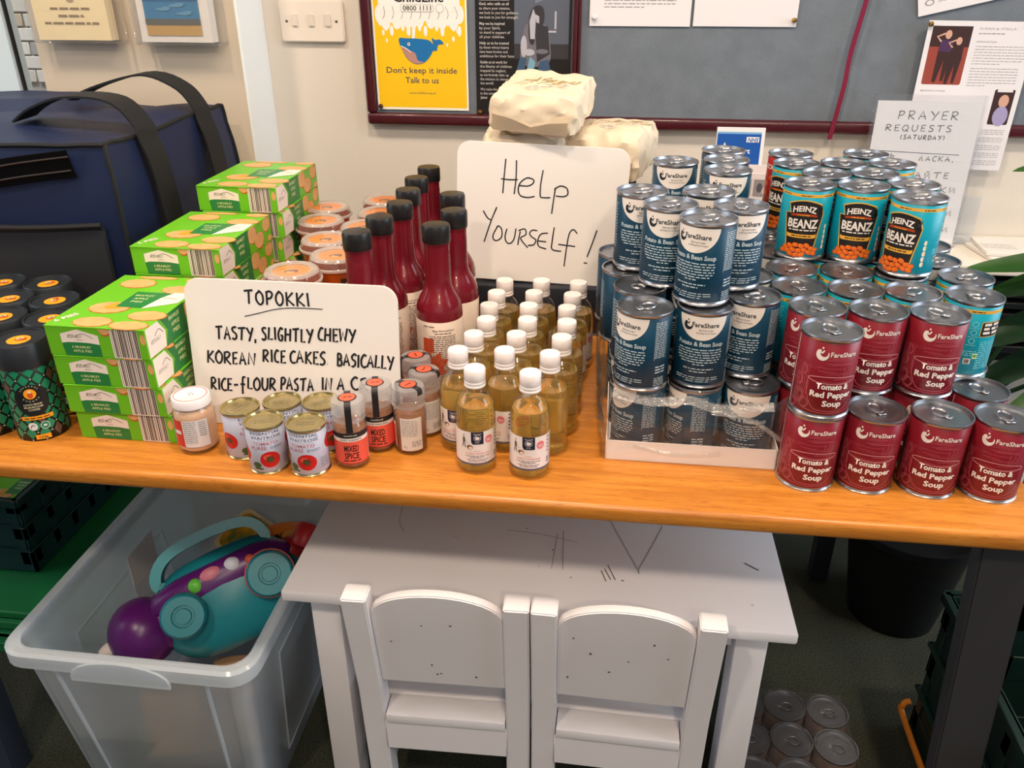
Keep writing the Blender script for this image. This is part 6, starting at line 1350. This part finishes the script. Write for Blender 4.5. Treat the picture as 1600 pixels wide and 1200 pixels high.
def flour(name, label, W, D, H, loc, rot, seed, wheat=(0, 0), fold=True):
    t = thing(name, label, 'bag', loc, 0, 'paper flour bags', rot=rot)
    b = bmesh.new(); nx, ny, nz = 20, 24, 9; idx = {}
    def P(i, j, k):
        if (i, j, k) in idx: return idx[(i, j, k)]
        x, y, z = (i/nx-.5)*2, (j/ny-.5)*2, (k/nz-.5)*2
        e = .34
        def sq(a, bb): return a*(1-.10*abs(bb)**4)
        X, Y, Z = sq(x, z)*W/2, sq(y, max(abs(x), abs(z)))*D/2, z*H/2*(1-.10*abs(x)**5-.08*abs(y)**5)+.0
        q = Vector((X*9+seed, Y*9, Z*12)); n1 = noise.noise(q*2.2)*.0055+noise.noise(q*6)*.0028-(abs(noise.noise(q*3+Vector((3, 3, 3))))-.25)*.012
        d = Vector((X/W, Y/D, Z/H)).normalized(); v = Vector((X, Y, Z))+d*n1
        if k == 0: v.z = max(v.z, -H/2+.0006)
        v.z = max(v.z, -H/2)
        idx[(i, j, k)] = b.verts.new((v.x, v.y, v.z+H/2)); return idx[(i, j, k)]
    for i in range(nx):
        for j in range(ny):
            for k in (0, nz): b.faces.new([P(i, j, k), P(i, j+1, k), P(i+1, j+1, k), P(i+1, j, k)][::(1 if k == 0 else -1)])
    for i in range(nx):
        for k in range(nz):
            for j in (0, ny): b.faces.new([P(i, j, k), P(i+1, j, k), P(i+1, j, k+1), P(i, j, k+1)][::(1 if j == 0 else -1)])
    for j in range(ny):
        for k in range(nz):
            for i in (0, nx): b.faces.new([P(i, j, k), P(i, j, k+1), P(i, j+1, k+1), P(i, j+1, k)][::(1 if i == 0 else -1)])
    from mathutils.bvhtree import BVHTree
    bv = BVHTree.FromBMesh(b); pr = Print(.0002); wx, wy = wheat; rn = random.Random(seed)
    for s_ in range(9):                                                 # faint ears of wheat and a drawn field
        x0 = wx-.045+s_*.010; p0 = (x0, wy-.02+rn.uniform(-.006, .006)); p1 = (x0+.016, wy+.004); p2 = (x0+.026+rn.uniform(0, .01), wy+.018+rn.uniform(-.006, .008))
        pr.stroke([p0, p1, p2], .0012, 1, 1, sm=4)
        for g in range(5): pr.ell(p1[0]+(p2[0]-p1[0])*g/4+rn.uniform(-.001, .001), p1[1]+(p2[1]-p1[1])*g/4, .0034, .0017, 2 if g % 2 else 1, 1, 8)
    for s_ in range(5): pr.stroke([(wx+.02+s_*.006, wy-.028), (wx+.03+s_*.006, wy-.018), (wx+.045, wy-.010)], .0007, 3, 1, sm=3)
    for r_ in range(3): pr.dashes(wx-.02, wx+.035, wy-.040-r_*.005, .0016, 3, 1, word=.008, fill=.9-.2*r_)
    def on(u, v, w):
        hit = bv.ray_cast(Vector((u, v, H+.1)), Vector((0, 0, -1)))
        z = hit[0].z if hit[0] else H
        return (u, v, z+.0005+w)
    bb = b; pr.into(bb, on, cut=.006, rng=(-.09, .09), cutv=.006, rngv=(-.12, .12))
    obj('paper_bag', bb, [bagm, mat('flour_olive', (160, 146, 104), .6), mat('flour_brown', (196, 152, 104), .6), mat('flour_grey', (176, 172, 176), .6)], t, ang=32)
    if fold:                                                            # folded, glued end flap
        b = bmesh.new(); h2 = H*.52; w2 = W/2*.90; y = -D/2-.0004
        rows = [(-w2, h2), (-w2*.5, h2-.006), (0, h2-.017), (w2*.45, h2-.008), (w2*.94, h2-.004)]
        vt = [b.verts.new((x, y-.0035-.001*math.sin(x*60), z)) for x, z in rows]; vt2 = [b.verts.new((x, y-.0005, .010)) for x, z in rows]; vt3 = [b.verts.new((x, y+.004, z+.010)) for x, z in rows]
        for i in range(4): b.faces.new((vt2[i], vt2[i+1], vt[i+1], vt[i])); b.faces.new((vt[i], vt[i+1], vt3[i+1], vt3[i]))
        bmesh.ops.solidify(b, geom=b.faces[:], thickness=.0006); obj('folded_flap', b, bagm, t)
    return t
flour('flour_bag', 'creased cream paper flour bag lying on top of the others', .152, .19, .073, (-.130, 1.546, 1.0860), (R(6), R(3), R(-8)), 1, wheat=(-.005, .0))
flour('flour_bag', 'creased cream paper flour bag lying at the left, right behind the Help Yourself board', .150, .20, .084, (-.165, 1.580, .9930), (0, 0, R(4)), 5, wheat=(.02, 0))
flour('flour_bag', 'creased cream paper flour bag sticking out at the right behind the Help Yourself board', .145, .20, .084, (-.005, 1.595, .9930), (0, 0, R(-12)), 9, wheat=(.0, .03))

# ================================================================== NAVY BAG
navy = mat('navy_nylon', (22, 33, 66), .5, bump=.12, bscale=35, spec=.35); black = mat('black_webbing', (14, 14, 17), .7); meshm = mat('black_mesh', (22, 24, 32), .8)
t = thing('cool_bag', 'large navy fabric carrier bag with black webbing handles at the back left of the table', 'bag', (-1.075, 1.50, TT))
b = bmesh.new(); W, D, H = .525, .46, .355; nx, ny, nz = 14, 12, 10; idx = {}
def BP(i, j, k):
    if (i, j, k) in idx: return idx[(i, j, k)]
    x, y, z = (i/nx-.5)*2, (j/ny-.5)*2, k/nz
    sq = lambda a: a*(1-.035*z)
    bul = .010*math.sin(PI*z)
    X = sq(x)*W/2+(bul*(1 if x > 0 else -1) if abs(x) == 1 else 0); Y = y*D/2*(1-.03*z)-(bul if y == -1 else 0)
    Z = z*H+(.012*math.sin(PI*(y+1)/2)*(1-x*x) if k == nz else 0)+(.018*(y > .2)*(x < -.1) if k == nz else 0)-(.018*max(0, -y-.2)*max(0, -x+.1) if k == nz else 0)
    q = Vector((X*5, Y*5, Z*5)); n1 = noise.noise(q)*.010+noise.noise(q*2.7)*.004
    if k == 0: n1 = 0
    v = Vector((X, Y, Z))+Vector((x if abs(x) == 1 else 0, y if abs(y) == 1 else 0, 1 if k == nz else 0))*n1
    idx[(i, j, k)] = b.verts.new(v); return idx[(i, j, k)]
for i in range(nx):
    for j in range(ny):
        for k in (0, nz): b.faces.new([BP(i, j, k), BP(i, j+1, k), BP(i+1, j+1, k), BP(i+1, j, k)][::(1 if k == 0 else -1)])
for i in range(nx):
    for k in range(nz):
        for j in (0, ny): b.faces.new([BP(i, j, k), BP(i+1, j, k), BP(i+1, j, k+1), BP(i, j, k+1)][::(1 if j == 0 else -1)])
for j in range(ny):
    for k in range(nz):
        for i in (0, nx): b.faces.new([BP(i, j, k), BP(i, j, k+1), BP(i, j+1, k+1), BP(i, j+1, k)][::(1 if i == 0 else -1)])
edge_pts = {}
def edge(i, j, k): return tuple(BP(i, j, k).co)
pip = [[edge(nx, 0, k) for k in range(nz+1)]+[edge(nx, j, nz) for j in range(1, ny+1)]+[edge(nx, ny, k) for k in range(nz-1, -1, -1)], [edge(0, 0, k) for k in range(nz+1)]+[edge(0, j, nz) for j in range(1, ny+1)], [edge(i, 0, nz) for i in range(nx+1)]]
obj('bag_body', b, navy, t, ang=70)
for pts in pip: obj('piping', tube(bmesh.new(), smoothpts(pts, 2), .0042, 6), black, t)
x_ = W/2+.010
for yy, top_ in ((-.105, [(.255, -.100, .372), (.215, -.098, .410), (.13, -.092, .415), (.06, -.085, .395), (.02, -.080, .372)]), (.110, [(.258, .112, .370), (.225, .118, .405), (.150, .135, .425), (.06, .12, .405), (.00, .10, .378)])):
    pts = [(x_+.004, yy, .005), (x_+.010, yy, .10), (x_+.012, yy, .20), (x_+.004, yy, .30), (x_-.008, yy, .345)]+top_
    obj('handle_strap', ribbon(bmesh.new(), smoothpts(pts, 5), (0, 1, 0), .060, .0035), black, t)
pts = smoothpts([(-.26, -.13, .40), (-.20, -.15, .405), (-.13, -.16, .385), (-.05, -.17, .368), (-.01, -.16, .378)], 5)
obj('handle_strap', ribbon(bmesh.new(), pts, (0, 1, .3), .055, .0035), black, t)
b = bmesh.new(); box(b, -.245, .235, -.252, -.238, .008, .225, .006, 2); obj('mesh_pocket', b, meshm, t)
obj('pocket_binding', tube(bmesh.new(), smoothpts([(-.25, -.254, .228), (-.1, -.256, .222), (.1, -.255, .224), (.236, -.252, .232)], 5), .005, 6), black, t)
b = bmesh.new(); pts = smoothpts([(-.26, -.243, .305), (-.12, -.247, .300), (.02, -.247, .305), (.12, -.247, .320), (.200, -.240, .330)], 5); ribbon(b, pts, (0, -.1, 1), .045, .004); obj('zip_opening', b, mat('zip_dark', (6, 6, 8), .9, spec=.1), t)
for dz in (-.010, .012): obj('zip', tube(bmesh.new(), [(p[0], p[1]-.004, p[2]+dz) for p in pts], .0016, 5), mat('zip_brown', (40, 30, 26), .5), t)
b = bmesh.new(); box(b, -.003, .003, -.002, .002, -.018, .018, .001); o = obj('zip_pull', b, mat('zip_steel', (120, 116, 112), .3, 1), t, loc=(.045, -.254, .312)); o.rotation_euler = (0, R(12), 0)
b = bmesh.new(); box(b, -.014, .014, -.008, .008, -.003, .003, .002); o = obj('strap_buckle', b, mat('buckle_silver', (210, 214, 220), .12, 1), t, loc=(-.055, -.165, .382))

bpy.context.view_layer.update()
